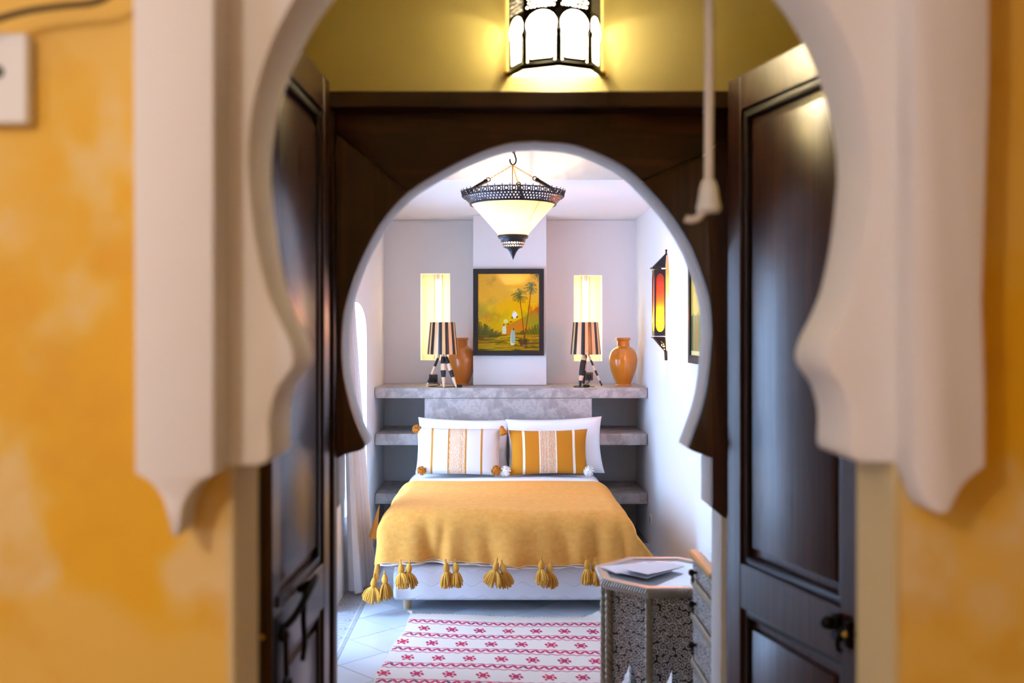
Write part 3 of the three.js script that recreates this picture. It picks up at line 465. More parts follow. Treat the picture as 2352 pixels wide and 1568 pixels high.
// ---------- pictures ----------
function framed(label, name, w, h, fw, art, pos, turn, tilt = 0) {
  const g = thing(name, label, 'picture', pos, turn); g.rotation.order = 'YXZ'; g.rotation.x = tilt;
  const s = shapeOf([[-w / 2, -h / 2], [w / 2, -h / 2], [w / 2, h / 2], [-w / 2, h / 2]]); s.holes.push(holeOf([[-w / 2 + fw, -h / 2 + fw], [-w / 2 + fw, h / 2 - fw], [w / 2 - fw, h / 2 - fw], [w / 2 - fw, -h / 2 + fw]]));
  part('frame', extrude(s, 0.03, 0.004), M.blackFrame, g);
  const c = new THREE.BoxGeometry(w - 2 * fw + 0.004, h - 2 * fw + 0.004, 0.012); c.translate(0, 0, 0.012); part('canvas', c, art, g);
  return g;
}
{
  const art = paint(512, 640, (c, w, h) => {
    let g = c.createLinearGradient(0, 0, 0, h); g.addColorStop(0, '#e6a806'); g.addColorStop(0.35, '#f4b400'); g.addColorStop(0.6, '#e2b806'); g.addColorStop(0.8, '#c79c0c'); g.addColorStop(1, '#98860e'); c.fillStyle = g; c.fillRect(0, 0, w, h);
    const blob = (x, y, rx, ry, col, a, n = 26) => { for (let i = 0; i < n; i++) { c.fillStyle = col; c.globalAlpha = a; c.beginPath(); c.ellipse((x + (rnd() - 0.5) * rx) * w, (y + (rnd() - 0.5) * ry) * h, rx * w * (0.12 + 0.2 * rnd()), ry * h * (0.12 + 0.2 * rnd()), rnd() * 3, 0, 7); c.fill(); } c.globalAlpha = 1; };
    blob(0.12, 0.46, 0.3, 0.22, '#8f9a10', 0.10); blob(0.3, 0.58, 0.5, 0.16, '#b5ab12', 0.10); blob(0.22, 0.10, 0.12, 0.12, '#8a7a10', 0.10, 14); blob(0.6, 0.25, 0.5, 0.3, '#e8a80a', 0.12);
    c.fillStyle = '#c87a14'; c.beginPath(); c.moveTo(w, 0.42 * h); c.lineTo(0.78 * w, 0.55 * h); c.lineTo(0.5 * w, 0.66 * h); c.lineTo(0.3 * w, 0.80 * h); c.lineTo(w, 0.80 * h); c.fill(); blob(0.92, 0.47, 0.2, 0.1, '#c05a16', 0.2);
    blob(0.9, 0.6, 0.3, 0.14, '#8a9420', 0.2, 40); blob(0.2, 0.58, 0.3, 0.1, '#c9861a', 0.16);
    const bush = (x0, x1, top, bot, col) => { for (let i = 0; i < 130; i++) { const t = rnd(), x = lerp(x0, x1, t), hh = (bot - top) * (0.35 + 0.65 * rnd()) * (1 - 0.75 * t); c.strokeStyle = col[i % 3]; c.globalAlpha = 0.6; c.lineWidth = 8; c.beginPath(); c.moveTo(x * w, bot * h); c.lineTo((x + 0.08 * (t - 0.2) + 0.03 * rnd()) * w, (bot - hh) * h); c.stroke(); } c.globalAlpha = 1; };
    bush(-0.05, 0.30, 0.56, 0.83, ['#4d5a26', '#3f4c22', '#5f6a2c']); for (let i = 0; i < 90; i++) { const x = 1 - 0.42 * rnd(), t = (1 - x) / 0.42; c.strokeStyle = ['#4f5c16', '#3e4a14', '#63700f'][i % 3]; c.globalAlpha = 0.55; c.lineWidth = 10; c.beginPath(); c.moveTo(x * w, 0.79 * h); c.lineTo((x - 0.02) * w, (0.79 - 0.16 * (1 - t) * (0.4 + 0.6 * rnd())) * h); c.stroke(); } c.globalAlpha = 1;
    for (let i = 0; i < 120; i++) { const y = 0.79 + 0.21 * rnd(); c.fillStyle = ['#4c3a10', '#a5861a', '#c0a012', '#b05c12', '#5a4a16', '#8c7a10', '#3e3a1c'][i % 7]; c.globalAlpha = 0.6; c.beginPath(); c.ellipse(rnd() * w, y * h, (0.06 + 0.14 * rnd()) * w, 3 + 5 * rnd(), (rnd() - 0.5) * 0.15, 0, 7); c.fill(); } c.globalAlpha = 1;
    const palm = (x0, y0, x1, y1, n, L) => { c.strokeStyle = '#7a2c12'; c.lineWidth = 6; c.beginPath(); c.moveTo(x0 * w, y0 * h); c.quadraticCurveTo((x0 + x1) / 2 * w + 6, (y0 + y1) / 2 * h, x1 * w, y1 * h); c.stroke(); for (let i = 0; i < n; i++) { const a = Math.PI * (0.08 + 1.9 * i / n) + rnd() * 0.2, l = L * (0.6 + 0.4 * rnd()); c.strokeStyle = ['#4f5f14', '#6b7414', '#3d4c18'][i % 3]; c.lineWidth = 4; c.beginPath(); c.moveTo(x1 * w, y1 * h); c.quadraticCurveTo(x1 * w + Math.cos(a) * l * w * 0.6, y1 * h - Math.sin(a) * l * w - 8, x1 * w + Math.cos(a) * l * w, y1 * h - Math.sin(a) * l * w * 0.8 + 8); c.stroke(); } };
    palm(0.755, 0.84, 0.68, 0.29, 34, 0.15); palm(0.76, 0.84, 0.87, 0.18, 30, 0.13); palm(1.02, 0.0, 0.96, 0.02, 12, 0.12);
    const person = (x, y, hh, col) => { c.fillStyle = col; c.beginPath(); c.moveTo((x - 0.028) * w, (y + hh) * h); c.quadraticCurveTo((x - 0.05) * w, (y + hh * 0.4) * h, x * w, y * h); c.quadraticCurveTo((x + 0.05) * w, (y + hh * 0.4) * h, (x + 0.028) * w, (y + hh) * h); c.fill(); };
    person(0.565, 0.71, 0.215, '#d8dcbc'); person(0.575, 0.70, 0.20, '#8fb0a0'); person(0.43, 0.65, 0.13, '#d5d2a4'); person(0.59, 0.48, 0.10, '#e3e0c2'); person(0.61, 0.49, 0.07, '#eeeadb'); person(0.455, 0.585, 0.05, '#e0d68a');
    c.fillStyle = '#2e2a1c'; for (const [x, y] of [[0.425, 0.665], [0.58, 0.72], [0.56, 0.57], [0.64, 0.56]]) { c.beginPath(); c.ellipse(x * w, y * h, 6, 9, 0, 0, 7); c.fill(); } c.fillStyle = '#7a3414'; for (const [x, y] of [[0.54, 0.625], [0.49, 0.655]]) { c.beginPath(); c.ellipse(x * w, y * h, 14, 4, -0.3, 0, 7); c.fill(); }
    blob(0.74, 0.90, 0.16, 0.09, '#3c2c1c', 0.35); c.strokeStyle = '#a89070'; c.lineWidth = 2; c.beginPath(); c.moveTo(0.73 * w, 0.93 * h); for (let i = 0; i < 16; i++) c.lineTo((0.73 + i * 0.009) * w, (0.93 + 0.012 * Math.sin(i * 2.1)) * h); c.stroke();
    c.fillStyle = '#e6d06a'; c.fillRect(0.88 * w, 0.385 * h, 0.07 * w, 4);
  });
  const mat = std({ map: art, roughness: 0.10, ior: 1.6, clearcoat: 1, clearcoatRoughness: 0.03 });
  const p = at(1168, 717, 8.42);
  framed('framed painting of palms and robed walkers on a golden ground, hung on the chimney breast', 'painting', 0.598, 0.732, 0.042, mat, [p.x, p.y, -8.418], -0.018, -0.014);
  const art2 = paint(256, 256, (c, w, h) => { c.fillStyle = '#d8b83c'; c.fillRect(0, 0, w, h); c.fillStyle = '#4e6a2c'; c.fillRect(0, 0.62 * h, w, h); for (let i = 0; i < 40; i++) { c.fillStyle = ['#8c5c2a', '#3d6a30', '#a5742e', '#557a2a'][i % 4]; c.fillRect(rnd() * w, 0.6 * h + rnd() * 8, 5 + 8 * rnd(), h); } c.fillStyle = '#e8d890'; c.fillRect(0, 0.955 * h, w, h); });
  framed('dark framed picture seen nearly edge on at the right wall, yellow above green', 'painting', 0.72, 0.74, 0.05, std({ map: art2, roughness: 0.6, clearcoat: 0.6, clearcoatRoughness: 0.1 }), [WR - 0.002, 1.885, -5.86], -Math.PI / 2);
}
// ---------- perforated metal bands ----------
function band(r0, y0, r1, y1, seg, rows, holeR, t = 0.0015, arcs = 1) {   // a cone of sheet metal with round holes cut through
  const n = seg * 2, pos = [], list = [], cell = 1 / seg, R = (y) => lerp(r0, r1, (y - y0) / (y1 - y0)), per = 2 * Math.PI * (r0 + r1) / 2, cellW = per / seg, cellH = (y1 - y0) / rows;
  const sh = shapeOf([[0, 0], [cellW, 0], [cellW, cellH], [0, cellH]]); sh.holes.push(holeOf(ring(cellW / 2, cellH / 2, holeR, 7, 0.3)));
  const one = new THREE.ShapeGeometry(sh);
  for (let j = 0; j < rows; j++) for (let i = 0; i < seg; i++) { const g = one.clone(), p = g.attributes.position; for (let k = 0; k < p.count; k++) { const a = (i + p.getX(k) / cellW + (j % 2) * 0.5) / seg * 2 * Math.PI, y = y0 + (j + p.getY(k) / cellH) * cellH, r = R(y); p.setXYZ(k, r * Math.cos(a), y, r * Math.sin(a)); } g.computeVertexNormals(); list.push(g); }
  return join(list);
}
// ---------- hanging lamp of the bedroom ----------
{
  const d = 6.0, cx = X(1178.5, d), g = thing('pendant_lamp', 'cone shaped parchment hanging lamp with pierced dark metal rim and pointed tip', 'lamp', [cx, 0, -d]);
  const y = (p) => Y(p, d);
  const parch = std({ map: tex(128, 128, (u, v) => mix3([246, 232, 204], [255, 244, 222], fbm(u, v, 5, 5, 151, 4)), { size: 1 }), color: '#fff4e2', roughness: 1, transmission: 0.55, thickness: 0, emissive: '#ffdcaa', emissiveIntensity: 0.35 });
  part('lamp_shade', lathe([[0.085, 2.288], [0.17, 2.386], [0.256, 2.480], [0.254, 2.480], [0.168, 2.387], [0.083, 2.289]], 64), parch, g);
  part('shade_seam', rod([0.15 * 0.62, 2.362, 0.15 * 0.80], [0.252 * 0.62, 2.477, 0.252 * 0.80], 0.0015), std({ color: '#b98a4c', roughness: 0.9 }), g);
  part('pierced_rim', join(band(0.258, 2.476, 0.298, 2.517, 88, 3, 0.0052), new THREE.TorusGeometry(0.256, 0.006, 8, 72).rotateX(Math.PI / 2).translate(0, 2.474, 0), new THREE.TorusGeometry(0.299, 0.005, 8, 72).rotateX(Math.PI / 2).translate(0, 2.517, 0)), M.ironBlue, g);
  const cr = []; for (let i = 0; i < 44; i++) { const a = i / 44 * 2 * Math.PI, c = Math.cos(a), s = Math.sin(a), R = 0.306; cr.push(new THREE.TorusGeometry(0.011, 0.0034, 6, 12).rotateY(Math.PI / 2 - a).translate(R * c, 2.532, R * s)); const a2 = a + Math.PI / 44; cr.push(rod([0.301 * Math.cos(a2), 2.517, 0.301 * Math.sin(a2)], [0.316 * Math.cos(a2), 2.558, 0.316 * Math.sin(a2)], 0.005, 0.002, 6)); }
  cr.push(new THREE.TorusGeometry(0.309, 0.0035, 6, 72).rotateX(Math.PI / 2).translate(0, 2.546, 0));
  part('crown', join(cr), M.ironBlue, g);
  part('collar', lathe([[0.080, 2.294], [0.090, 2.290], [0.093, 2.280], [0.088, 2.270], [0.076, 2.266], [0.074, 2.252], [0.070, 2.246]], 48), M.ironBlue, g);
  part('pierced_collar', band(0.058, 2.216, 0.072, 2.248, 26, 2, 0.0058), M.ironBlue, g);
  part('finial', lathe([[0, 2.140], [0.006, 2.156], [0.020, 2.186], [0.036, 2.208], [0.058, 2.217]], 32), M.ironBlue, g);
  const top = V3(-0.004, 2.712, 0);
  const chain = (a, turn) => {
    const e = V3(0.29 * Math.cos(a), 2.535, 0.29 * Math.sin(a)), m = top.clone().lerp(e, 0.52), l = [], n = 13;
    for (let i = 0; i < n; i++) { const p = top.clone().lerp(m, (i + 0.5) / n), q = new THREE.Quaternion().setFromUnitVectors(V3(0, 1, 0), e.clone().sub(top).normalize()); const t = new THREE.TorusGeometry(0.0062, 0.0017, 5, 10).scale(0.75, 1.35, 1); if (i % 2) t.rotateY(Math.PI / 2); t.applyQuaternion(q); l.push(t.translate(p.x, p.y, p.z)); }
    const c = part('chain', join(l), M.brass, g);
    const b = m.clone().lerp(e, 0.12), b2 = m.clone().lerp(e, 0.86);
    part('turnbuckle', join(rod(b, b2, 0.011, 0.011, 8), ball(b.x, b.y, b.z, 0.014), ball(b2.x, b2.y, b2.z, 0.013), new THREE.TorusGeometry(0.012, 0.003, 6, 12).translate(m.x, m.y, m.z), rod(b2, e, 0.003)), M.iron, c);
  };
  chain(Math.PI * 0.93); chain(Math.PI * 0.17); chain(-Math.PI * 0.42);
  part('flex', tube([[top.x, top.y, 0], [-0.004, 2.6, 0.003], [0, 2.42, 0]], 0.003, 20, 6), M.brass, g);
  part('hook', join(tube([[0.004, 3.10, 0], [0.004, 2.80, 0], [0.010, 2.775, 0], [0.018, 2.745, 0], [0.012, 2.722, 0], [-0.004, 2.714, 0], [-0.016, 2.728, 0], [-0.020, 2.748, 0]], 0.0045, 50, 8), lathe([[0, 3.095], [0.03, 3.095], [0.028, 3.075], [0, 3.07]], 20), ball(0.004, 2.795, 0, 0.010, 1, 1.4, 1)), M.iron, g);
  part('lamp_holder', lathe([[0, 2.42], [0.02, 2.42], [0.024, 2.405], [0.058, 2.398], [0.060, 2.392], [0, 2.391]], 24), M.iron, g);
  part('bulb', lathe([[0, 2.30], [0.018, 2.304], [0.03, 2.325], [0.03, 2.345], [0.02, 2.37], [0.012, 2.39], [0, 2.39]], 20), std({ color: '#fff', emissive: '#ffe2b0', emissiveIntensity: 3 }), g);
  const l = new THREE.PointLight('#ffdfae', LAMP.pendant); l.position.set(0, 2.335, 0); l.shadow.radius = 1.2; l.castShadow = true; l.name = 'pendant_glow'; g.add(l);
}
// ---------- amber wall sconces of the bedroom ----------
function wallSconce(label, pos, turn, power) {   // local +z points away from the wall
  const g = thing('wall_sconce', label, 'wall lamp', pos, turn);
  const P = [[-0.084, 0.026], [-0.055, 0.098], [0.055, 0.098], [0.084, 0.026]], y0 = 0.10, y1 = 0.57;
  const amber = (k) => std({ map: paint(64, 256, (c, w, h) => { const q = c.createLinearGradient(0, 0, 0, h); q.addColorStop(0, '#9c2f08'); q.addColorStop(0.45, '#a85012'); q.addColorStop(0.72, '#e08a14'); q.addColorStop(1, '#f4c020'); c.fillStyle = q; c.fillRect(0, 0, w, h); for (let i = 0; i < 60; i++) { c.fillStyle = '#7a2408'; c.globalAlpha = 0.25; c.beginPath(); c.ellipse(rnd() * w, rnd() * h * 0.35, 4, 3, 0, 0, 7); c.fill(); } c.globalAlpha = 1; }), roughness: 0.6, transmission: 0.55, thickness: 0 });
  const am = amber();
  const facet = (a, b) => {
    const w = Math.hypot(b[0] - a[0], b[1] - a[1]), h = y1 - y0, m = 0.009, arch = [];
    for (let i = 0; i <= 12; i++) { const t = i / 12 * Math.PI; arch.push([w / 2 + (w / 2 - m) * Math.cos(t), h - 0.075 + 0.05 * Math.sin(t)]); }
    const low = []; for (let i = 0; i <= 12; i++) { const t = i / 12 * Math.PI; low.push([w / 2 - (w / 2 - m) * Math.cos(t), 0.075 - 0.045 * Math.sin(t)]); }
    const fr = shapeOf([[0, 0], [w, 0], [w, h], [0, h]]); fr.holes.push(holeOf([...arch, ...low]));
    const ang = -Math.atan2(b[1] - a[1], b[0] - a[0]), T = (q) => q.rotateY(ang).translate(a[0], y0, a[1]);
    const pane = new THREE.ShapeGeometry(shapeOf([[0.004, 0.02], [w - 0.004, 0.02], [w - 0.004, h - 0.01], [0.004, h - 0.01]])); const p = pane.attributes, uv = p.uv; for (let i = 0; i < uv.count; i++) uv.setXY(i, p.position.getX(i) / w, p.position.getY(i) / h);
    const f = part('frame_panel', T(extrude(fr, 0.003)), M.ironBlue, g); part('amber_glass', T(pane.translate(0, 0, -0.004)), am, f);
  };
  for (let i = 0; i < 3; i++) facet(P[i], P[i + 1]);
  const cap = (yb, yt, sx, sz) => { const b = P.map(([x, z]) => [x * sx, z * sz]); const pos = []; for (let i = 0; i < 3; i++) pos.push(b[i][0], yb, b[i][1], b[i + 1][0], yb, b[i + 1][1], 0, yt, 0.006); const q = new THREE.BufferGeometry(); q.setAttribute('position', new THREE.Float32BufferAttribute(pos, 3)); q.setAttribute('uv', new THREE.Float32BufferAttribute(new Float32Array(18), 2)); q.computeVertexNormals(); return q; };
  const rail = (y, k, r) => join(P.slice(0, 3).map((a, i) => rod([a[0] * k, y, a[1] * k], [P[i + 1][0] * k, y, P[i + 1][1] * k], r, r, 6)));
  part('cap', join(cap(y1 + 0.02, 0.70, 1.12, 1.12), rail(y1 + 0.02, 1.12, 0.006), rail(y1, 1.0, 0.005), rod([0, 0.68, 0.008], [0, 0.72, 0.008], 0.007, 0.004), ball(0, 0.715, 0.008, 0.008)), M.ironBlue, g);
  part('lower_cap', join(cap(y0 - 0.01, -0.03, 1.03, 1.03), rail(y0 - 0.01, 1.04, 0.006), rod([0, -0.005, 0.012], [0, -0.075, 0.008], 0.012, 0.012, 8)), M.ironBlue, g);
  const dots = []; for (let i = 0; i < 14; i++) { const t = 0.25 + 0.5 * rnd(), s = 0.25 + 0.55 * rnd(); for (const [a, b] of [[P[0], P[1]], [P[3], P[2]]]) dots.push(ball(lerp(a[0], b[0], s) * (1 - t * 0.9) * 1.0, lerp(y0, -0.03, t), lerp(a[1], b[1], s) * (1 - t * 0.95) + 0.006, 0.0038, 1, 1, 1, 6)); }
  part('pierced_holes', join(dots), std({ color: '#ffe6b8', emissive: '#ffd48a', emissiveIntensity: 0.8 }), g);
  part('bulb', ball(0, 0.215, 0.04, 0.02, 1, 1.4, 1), std({ color: '#fff', emissive: '#ffd890', emissiveIntensity: 6 }), g);
  const l = new THREE.PointLight('#ffb85c', power); l.position.set(0, 0.215, 0.04); l.shadow.radius = 0.6; l.castShadow = true; l.name = 'sconce_glow'; g.add(l);
}
wallSconce('tall amber glass and dark metal sconce glowing on the right bedroom wall', [WR, 1.58, -7.16], -Math.PI / 2, LAMP.sconce);
// ---------- lantern over the doors ----------
{
  const g = thing('wall_lantern', 'faceted white glass lantern with dark pierced metal frame above the doors', 'wall lamp', [X(1276, 3.25), 2.557, -D2 - 0.02]);
  const P = [[-0.152, 0.004], [-0.104, 0.105], [0.004, 0.150], [0.108, 0.105], [0.152, 0.004]], h = 0.44;
  const glass = std({ color: '#fffdf6', roughness: 0.8, transmission: 0.4, thickness: 0, emissive: '#fff2d8', emissiveIntensity: 0.8 });
  for (let i = 0; i < 4; i++) {
    const a = P[i], b = P[i + 1], w = Math.hypot(b[0] - a[0], b[1] - a[1]), ang = -Math.atan2(b[1] - a[1], b[0] - a[0]), T = (q) => q.rotateY(ang).translate(a[0], 0, a[1]);
    const fr = shapeOf([[0, 0], [w, 0], [w, h], [0, h]]), k = [], c = w / 2, hw = w / 2 - 0.006;
    k.push([0.022, 0.020], [w - 0.022, 0.020], [w - 0.018, 0.095], [w - 0.020, 0.10], [w - 0.012, 0.108]); for (let j = 0; j <= 14; j++) { const t = -0.35 + j / 14 * (Math.PI + 0.7); k.push([c + hw * Math.cos(t) * 0.98, 0.128 + 0.044 * Math.sin(t)]); } k.push([0.012, 0.108], [0.020, 0.10], [0.018, 0.095]);
    fr.holes.push(holeOf(k));
    for (let r = 0; r < 19; r++) for (let q = 0; q < 8; q++) { const x = 0.008 + (q + (r % 2) * 0.5) * (w - 0.016) / 8 + 0.004, y = 0.186 + r * 0.0128; if (x < w - 0.007 && y < h - 0.012) fr.holes.push(holeOf(ring(x + (rnd() - 0.5) * 0.003, y + (rnd() - 0.5) * 0.003, 0.0027 + 0.0008 * rnd(), 6, rnd()))); }
    for (let q = 0; q < 11; q++) for (const x of [0.012, w - 0.012]) { const y = 0.012 + q * 0.0088; if (Math.abs(x - c) < c - 0.008) fr.holes.push(holeOf(ring(x, y, 0.0028, 6))); }
    const f = part('pierced_panel', T(new THREE.ExtrudeGeometry(fr, { depth: 0.002, bevelEnabled: false })), M.iron, g);
    part('glass_pane', T(box(0.003, w - 0.003, 0.004, h - 0.004, -0.006, -0.003, 0)), glass, f);
  }
  P.forEach(([x, z], i) => { if (i && i < 4) { const l = [rod([x, 0, z], [x, h, z], 0.0048)]; for (let k = 0; k < 12; k++) l.push(ball(x, 0.02 + k * 0.036, z, 0.0075, 1, 0.6, 1, 8)); l.push(ball(x, 0.10, z, 0.011, 1, 1.3, 1, 8)); part('post', join(l), M.iron, g); } });
  part('bottom_rim', join(P.slice(0, 4).map((a, i) => { const b = P[i + 1]; return [rod([a[0] * 1.04, -0.004, a[1] * 1.04], [b[0] * 1.04, -0.004, b[1] * 1.04], 0.010), ball(b[0] * 1.04, -0.004, b[1] * 1.04, 0.010)]; }).flat()), M.iron, g);
  const fl = new THREE.ShapeGeometry(shapeOf(P.map(([x, z]) => [x * 0.97, -z * 0.97]))).rotateX(-Math.PI / 2); part('bottom_glass', fl.translate(0, 0.002, 0), std({ color: '#fffdf6', roughness: 0.8, transmission: 0.08, thickness: 0 }), g);
  part('top_rim', join(P.slice(0, 4).map((a, i) => rod([a[0], h, a[1]], [P[i + 1][0], h, P[i + 1][1]], 0.009))), M.iron, g);
  for (const s of [-1, 1]) part('side_stud', ball(s * 0.158, -0.002, 0.012, 0.012), M.brass, g);
  part('bulb', ball(0, 0.15, 0.095, 0.030, 1, 1.3, 1), std({ color: '#fff', emissive: '#fff0d0', emissiveIntensity: 5 }), g);
  const l = new THREE.PointLight('#fff1d8', LAMP.lantern); l.position.set(0, 0.15, 0.095); l.shadow.radius = 0.9; l.castShadow = true; l.name = 'lantern_glow'; g.add(l);
}
// ---------- pull cord hanging in the passage ----------
{
  const d = 2.2, p = at(1628, 418, d), g = thing('pull_cord', 'white light pull cord with bell shaped end hanging before the right door', 'cord', [p.x, p.y, -d]);
  part('string', tube([[0, -0.01, 0], [0.001, 0.3, 0], [0, 3.3 - p.y, 0]], 0.0105, 12, 10), M.cord, g);
  part('bell', lathe([[0, 0.006], [0.014, 0.004], [0.020, -0.012], [0.024, -0.040], [0.028, -0.058], [0.024, -0.068], [0, -0.070]], 24), M.plastic, g);
  part('knot_tail', tube([[0, -0.06, 0], [-0.014, -0.068, 0], [-0.026, -0.080, 0], [-0.044, -0.084, 0.002], [-0.052, -0.080, 0.002]], 0.009, 16, 8), M.cord, g);
}
// ---------- hall wall: switch box and cable ----------
{
  const g = thing('switch_box', 'white wall box with a dark round hole at the left edge of the yellow wall', 'switch box'), d = D1 - 0.028;
  part('cover', box(X(-130, d), X(62, d), Y(283, d), Y(74, d), -D1 - 0.001, -d, 0.006), M.plastic, g);
  const c = at(-6, 165, d); part('dark_hole', new THREE.CylinderGeometry(0.010, 0.010, 0.004, 24).rotateX(Math.PI / 2).translate(c.x, c.y, -d + 0.001), M.black, g);
  const cab = thing('wall_cable', 'thin dark cable hanging across the top left corner of the yellow wall', 'cable'), dc = 1.545;
  part('wire', tube([at(-200, 130, 1.58), at(-90, 75, dc), at(0, 42, dc), at(70, 24, dc), at(150, 13, dc), at(215, 6, dc), at(250, -10, dc), at(285, -60, 1.51), at(420, -130, 1.505)], 0.0052, 60, 8), std({ color: '#3c2814', roughness: 0.6 }), cab);
}
// ---------- lamp behind the camera that lights the hall ----------
{
  const hp = V3(-1.25, 2.62, 0.55), g = thing('ceiling_lamp', 'round white glass ceiling lamp of the hall, behind the camera', 'lamp', [hp.x, 0, hp.z]);
  part('rod', rod([0, 2.7, 0], [0, 3.0, 0], 0.008), M.brass, g);
  part('globe', ball(0, hp.y, 0, 0.10, 1, 1, 1, 24), std({ color: '#fff', emissive: '#ffd9a8', emissiveIntensity: 4 }), g);
  const l = new THREE.PointLight('#fff2e6', LAMP.hall); l.position.set(0, hp.y, 0); l.shadow.radius = 5; l.castShadow = true; l.name = 'hall_glow'; g.add(l);
}

// ---------- octagonal table ----------
const curls = (dark, light) => paint(512, 512, (c, w, h) => {
  c.fillStyle = dark; c.fillRect(0, 0, w, h); c.strokeStyle = light; c.lineCap = 'round';
  const sp = (x, y, r, a0, dir) => { for (const ox of [-w, 0, w]) for (const oy of [-h, 0, h]) { c.lineWidth = 8; c.beginPath(); for (let i = 0; i <= 26; i++) { const t = i / 26, a = a0 + dir * t * 9, k = r * (1 - 0.85 * t); const px = x + ox + k * Math.cos(a), py = y + oy + k * Math.sin(a); if (i) c.lineTo(px, py); else c.moveTo(px, py); } c.stroke(); } };
  for (let i = 0; i < 11; i++) for (let j = 0; j < 11; j++) sp((i + 0.5 * (j % 2) + 0.2 * rnd()) / 11 * w, (j + 0.2 * rnd()) / 11 * h, 24 + 6 * rnd(), rnd() * 6.28, rnd() < 0.5 ? 1 : -1);
}, { repeat: true, size: 0.30 });
const curlMap = curls('#35322f', '#f6f3ee'), curlBump = curlMap;
const M2 = {
  embossed: std({ map: curlMap, metalness: 0.08, roughness: 0.38, bumpMap: curls('#000', '#fff'), bumpScale: 0.004 }),
  rope: std({ map: tex(64, 64, (u, v) => { const k = 0.5 + 0.5 * Math.sin((u + v) * 2 * Math.PI * 2); return mix3([104, 92, 76], [206, 192, 164], k); }, { size: 0.05, sizeY: 0.05 }), metalness: 0.5, roughness: 0.42 }),
  mirror: std({ color: '#c8ccd0', metalness: 0.25, roughness: 0.08, clearcoat: 1, clearcoatRoughness: 0.03 }),
};
function ropePost(r, h) { const l = [new THREE.CylinderGeometry(r * 0.8, r * 0.8, h, 12).translate(0, h / 2, 0)]; for (let k = 0; k < 3; k++) l.push(tube(Array.from({ length: 40 }, (_, i) => { const t = i / 39, a = t * h * 70 + k * 2.094; return [r * 0.55 * Math.cos(a), t * h, r * 0.55 * Math.sin(a)]; }), r * 0.55, 80, 6)); return join(l); }
{
  const h = 0.612, A = 0.30, cx = 0.757, cz = -4.52, g = thing('octagonal_table', 'eight sided side table clad in embossed silver metal with mirrored top', 'table', [cx, 0.008, cz]);
  const oct = (a) => Array.from({ length: 8 }, (_, i) => { const t = Math.PI / 8 + i * Math.PI / 4, R = a / Math.cos(Math.PI / 8); return [R * Math.cos(t), R * Math.sin(t)]; });
  const frame = shapeOf(oct(A)); frame.holes.push(holeOf(oct(A - 0.045).reverse()));
  part('top_rim', extrude(frame, 0.034, 0.008, 0.3).rotateX(-Math.PI / 2).translate(0, h - 0.034, 0), M.silverPlain, g);
  part('mirror_top', extrude(shapeOf(oct(A - 0.04)), 0.012).rotateX(-Math.PI / 2).translate(0, h - 0.020, 0), M2.mirror, g);
  part('top_board', extrude(shapeOf(oct(A - 0.01)), 0.014).rotateX(-Math.PI / 2).translate(0, h - 0.047, 0), M.silverPlain, g);
  const edge = []; const o1 = oct(A - 0.002); for (let i = 0; i < 8; i++) { const a = o1[i], b = o1[(i + 1) % 8]; const L = Math.hypot(b[0] - a[0], b[1] - a[1]), n = 18; for (let k = 0; k < n; k++) { const t = (k + 0.5) / n, x = lerp(a[0], b[0], t), z = lerp(a[1], b[1], t), q = new THREE.SphereGeometry(0.011, 6, 6).scale(0.55, 1.5, 0.55).rotateZ(0.6).rotateY(-Math.atan2(b[1] - a[1], b[0] - a[0])); edge.push(q.translate(x, h - 0.018, z)); } }
  part('rope_edging', join(edge), M.silverPlain, g);
  const post = ropePost(0.017, h - 0.045), body = oct(A - 0.045), strip = new RoundedBoxGeometry(0.012, h - 0.05, 0.012, 1, 0.003);
  for (const [x, z] of body) part('post', post, M2.rope, g).position.set(x * 1.03, 0, z * 1.03);
  for (let i = 0; i < 8; i++) {
    const a = body[i], b = body[(i + 1) % 8], w = Math.hypot(b[0] - a[0], b[1] - a[1]), hh = h - 0.047;
    const cut = [[0, 0], [0.028, 0], [0.028, 0.105], [0.050, 0.14], [0.050, 0.152], [0.066, 0.172], [0.066, 0.186], [0.080, 0.208], [w / 2, 0.272]];
    const pts = [...cut, ...cut.slice(0, -1).reverse().map(([x, y]) => [w - x, y]), [w, hh], [0, hh]];
    const pg = extrude(shapeOf(pts), 0.012, 0.002, 0.5).rotateY(-Math.atan2(b[1] - a[1], b[0] - a[0])).translate(a[0], 0, a[1]);
    const p = part('side_panel', pg, M2.embossed, g);
    const m = [0.16, 0.84].map((t) => new THREE.BoxGeometry(0.010, hh - 0.02, 0.010).rotateY(-Math.atan2(b[1] - a[1], b[0] - a[0])).translate(lerp(a[0], b[0], t), hh / 2, lerp(a[1], b[1], t)));
    if (i === 0) continue;
  }
}
// folded leaflets on the table
function leaflet(label, px, py, w, l, turn, open, lift) {
  const p = at(px, py, 4.5), h = 0.6135 + lift, g = thing('leaflet', label, 'paper', [X(px, (EYE - h) * F / (py - VY)), h, -(EYE - h) * F / (py - VY)], turn);
  const paper = std({ color: '#f1edf2', roughness: 0.6 }), fold = (s) => slab(8, 6, (u, v) => { const x = (u - 0.5) * w, q = v * l; return [x, s * (Math.sin(open) * q * (0.6 + 0.4 * v)) + 0.002 * Math.sin(u * 3), q * Math.cos(open * s)]; }, 0.0012);
  part('lower_page', slab(2, 2, (u, v) => [(u - 0.5) * w, 0.0012, v * l], 0.0012), paper, g); part('upper_page', fold(1).translate(0, 0.002, 0), paper, g);
}
leaflet('folded white leaflet lying half open on the mirrored table top', 1540, 1296, 0.15, 0.30, -0.75, 0.055, 0.013);
leaflet('second white leaflet under the half open one on the table', 1500, 1299, 0.14, 0.24, -1.15, 0.006, 0.008);
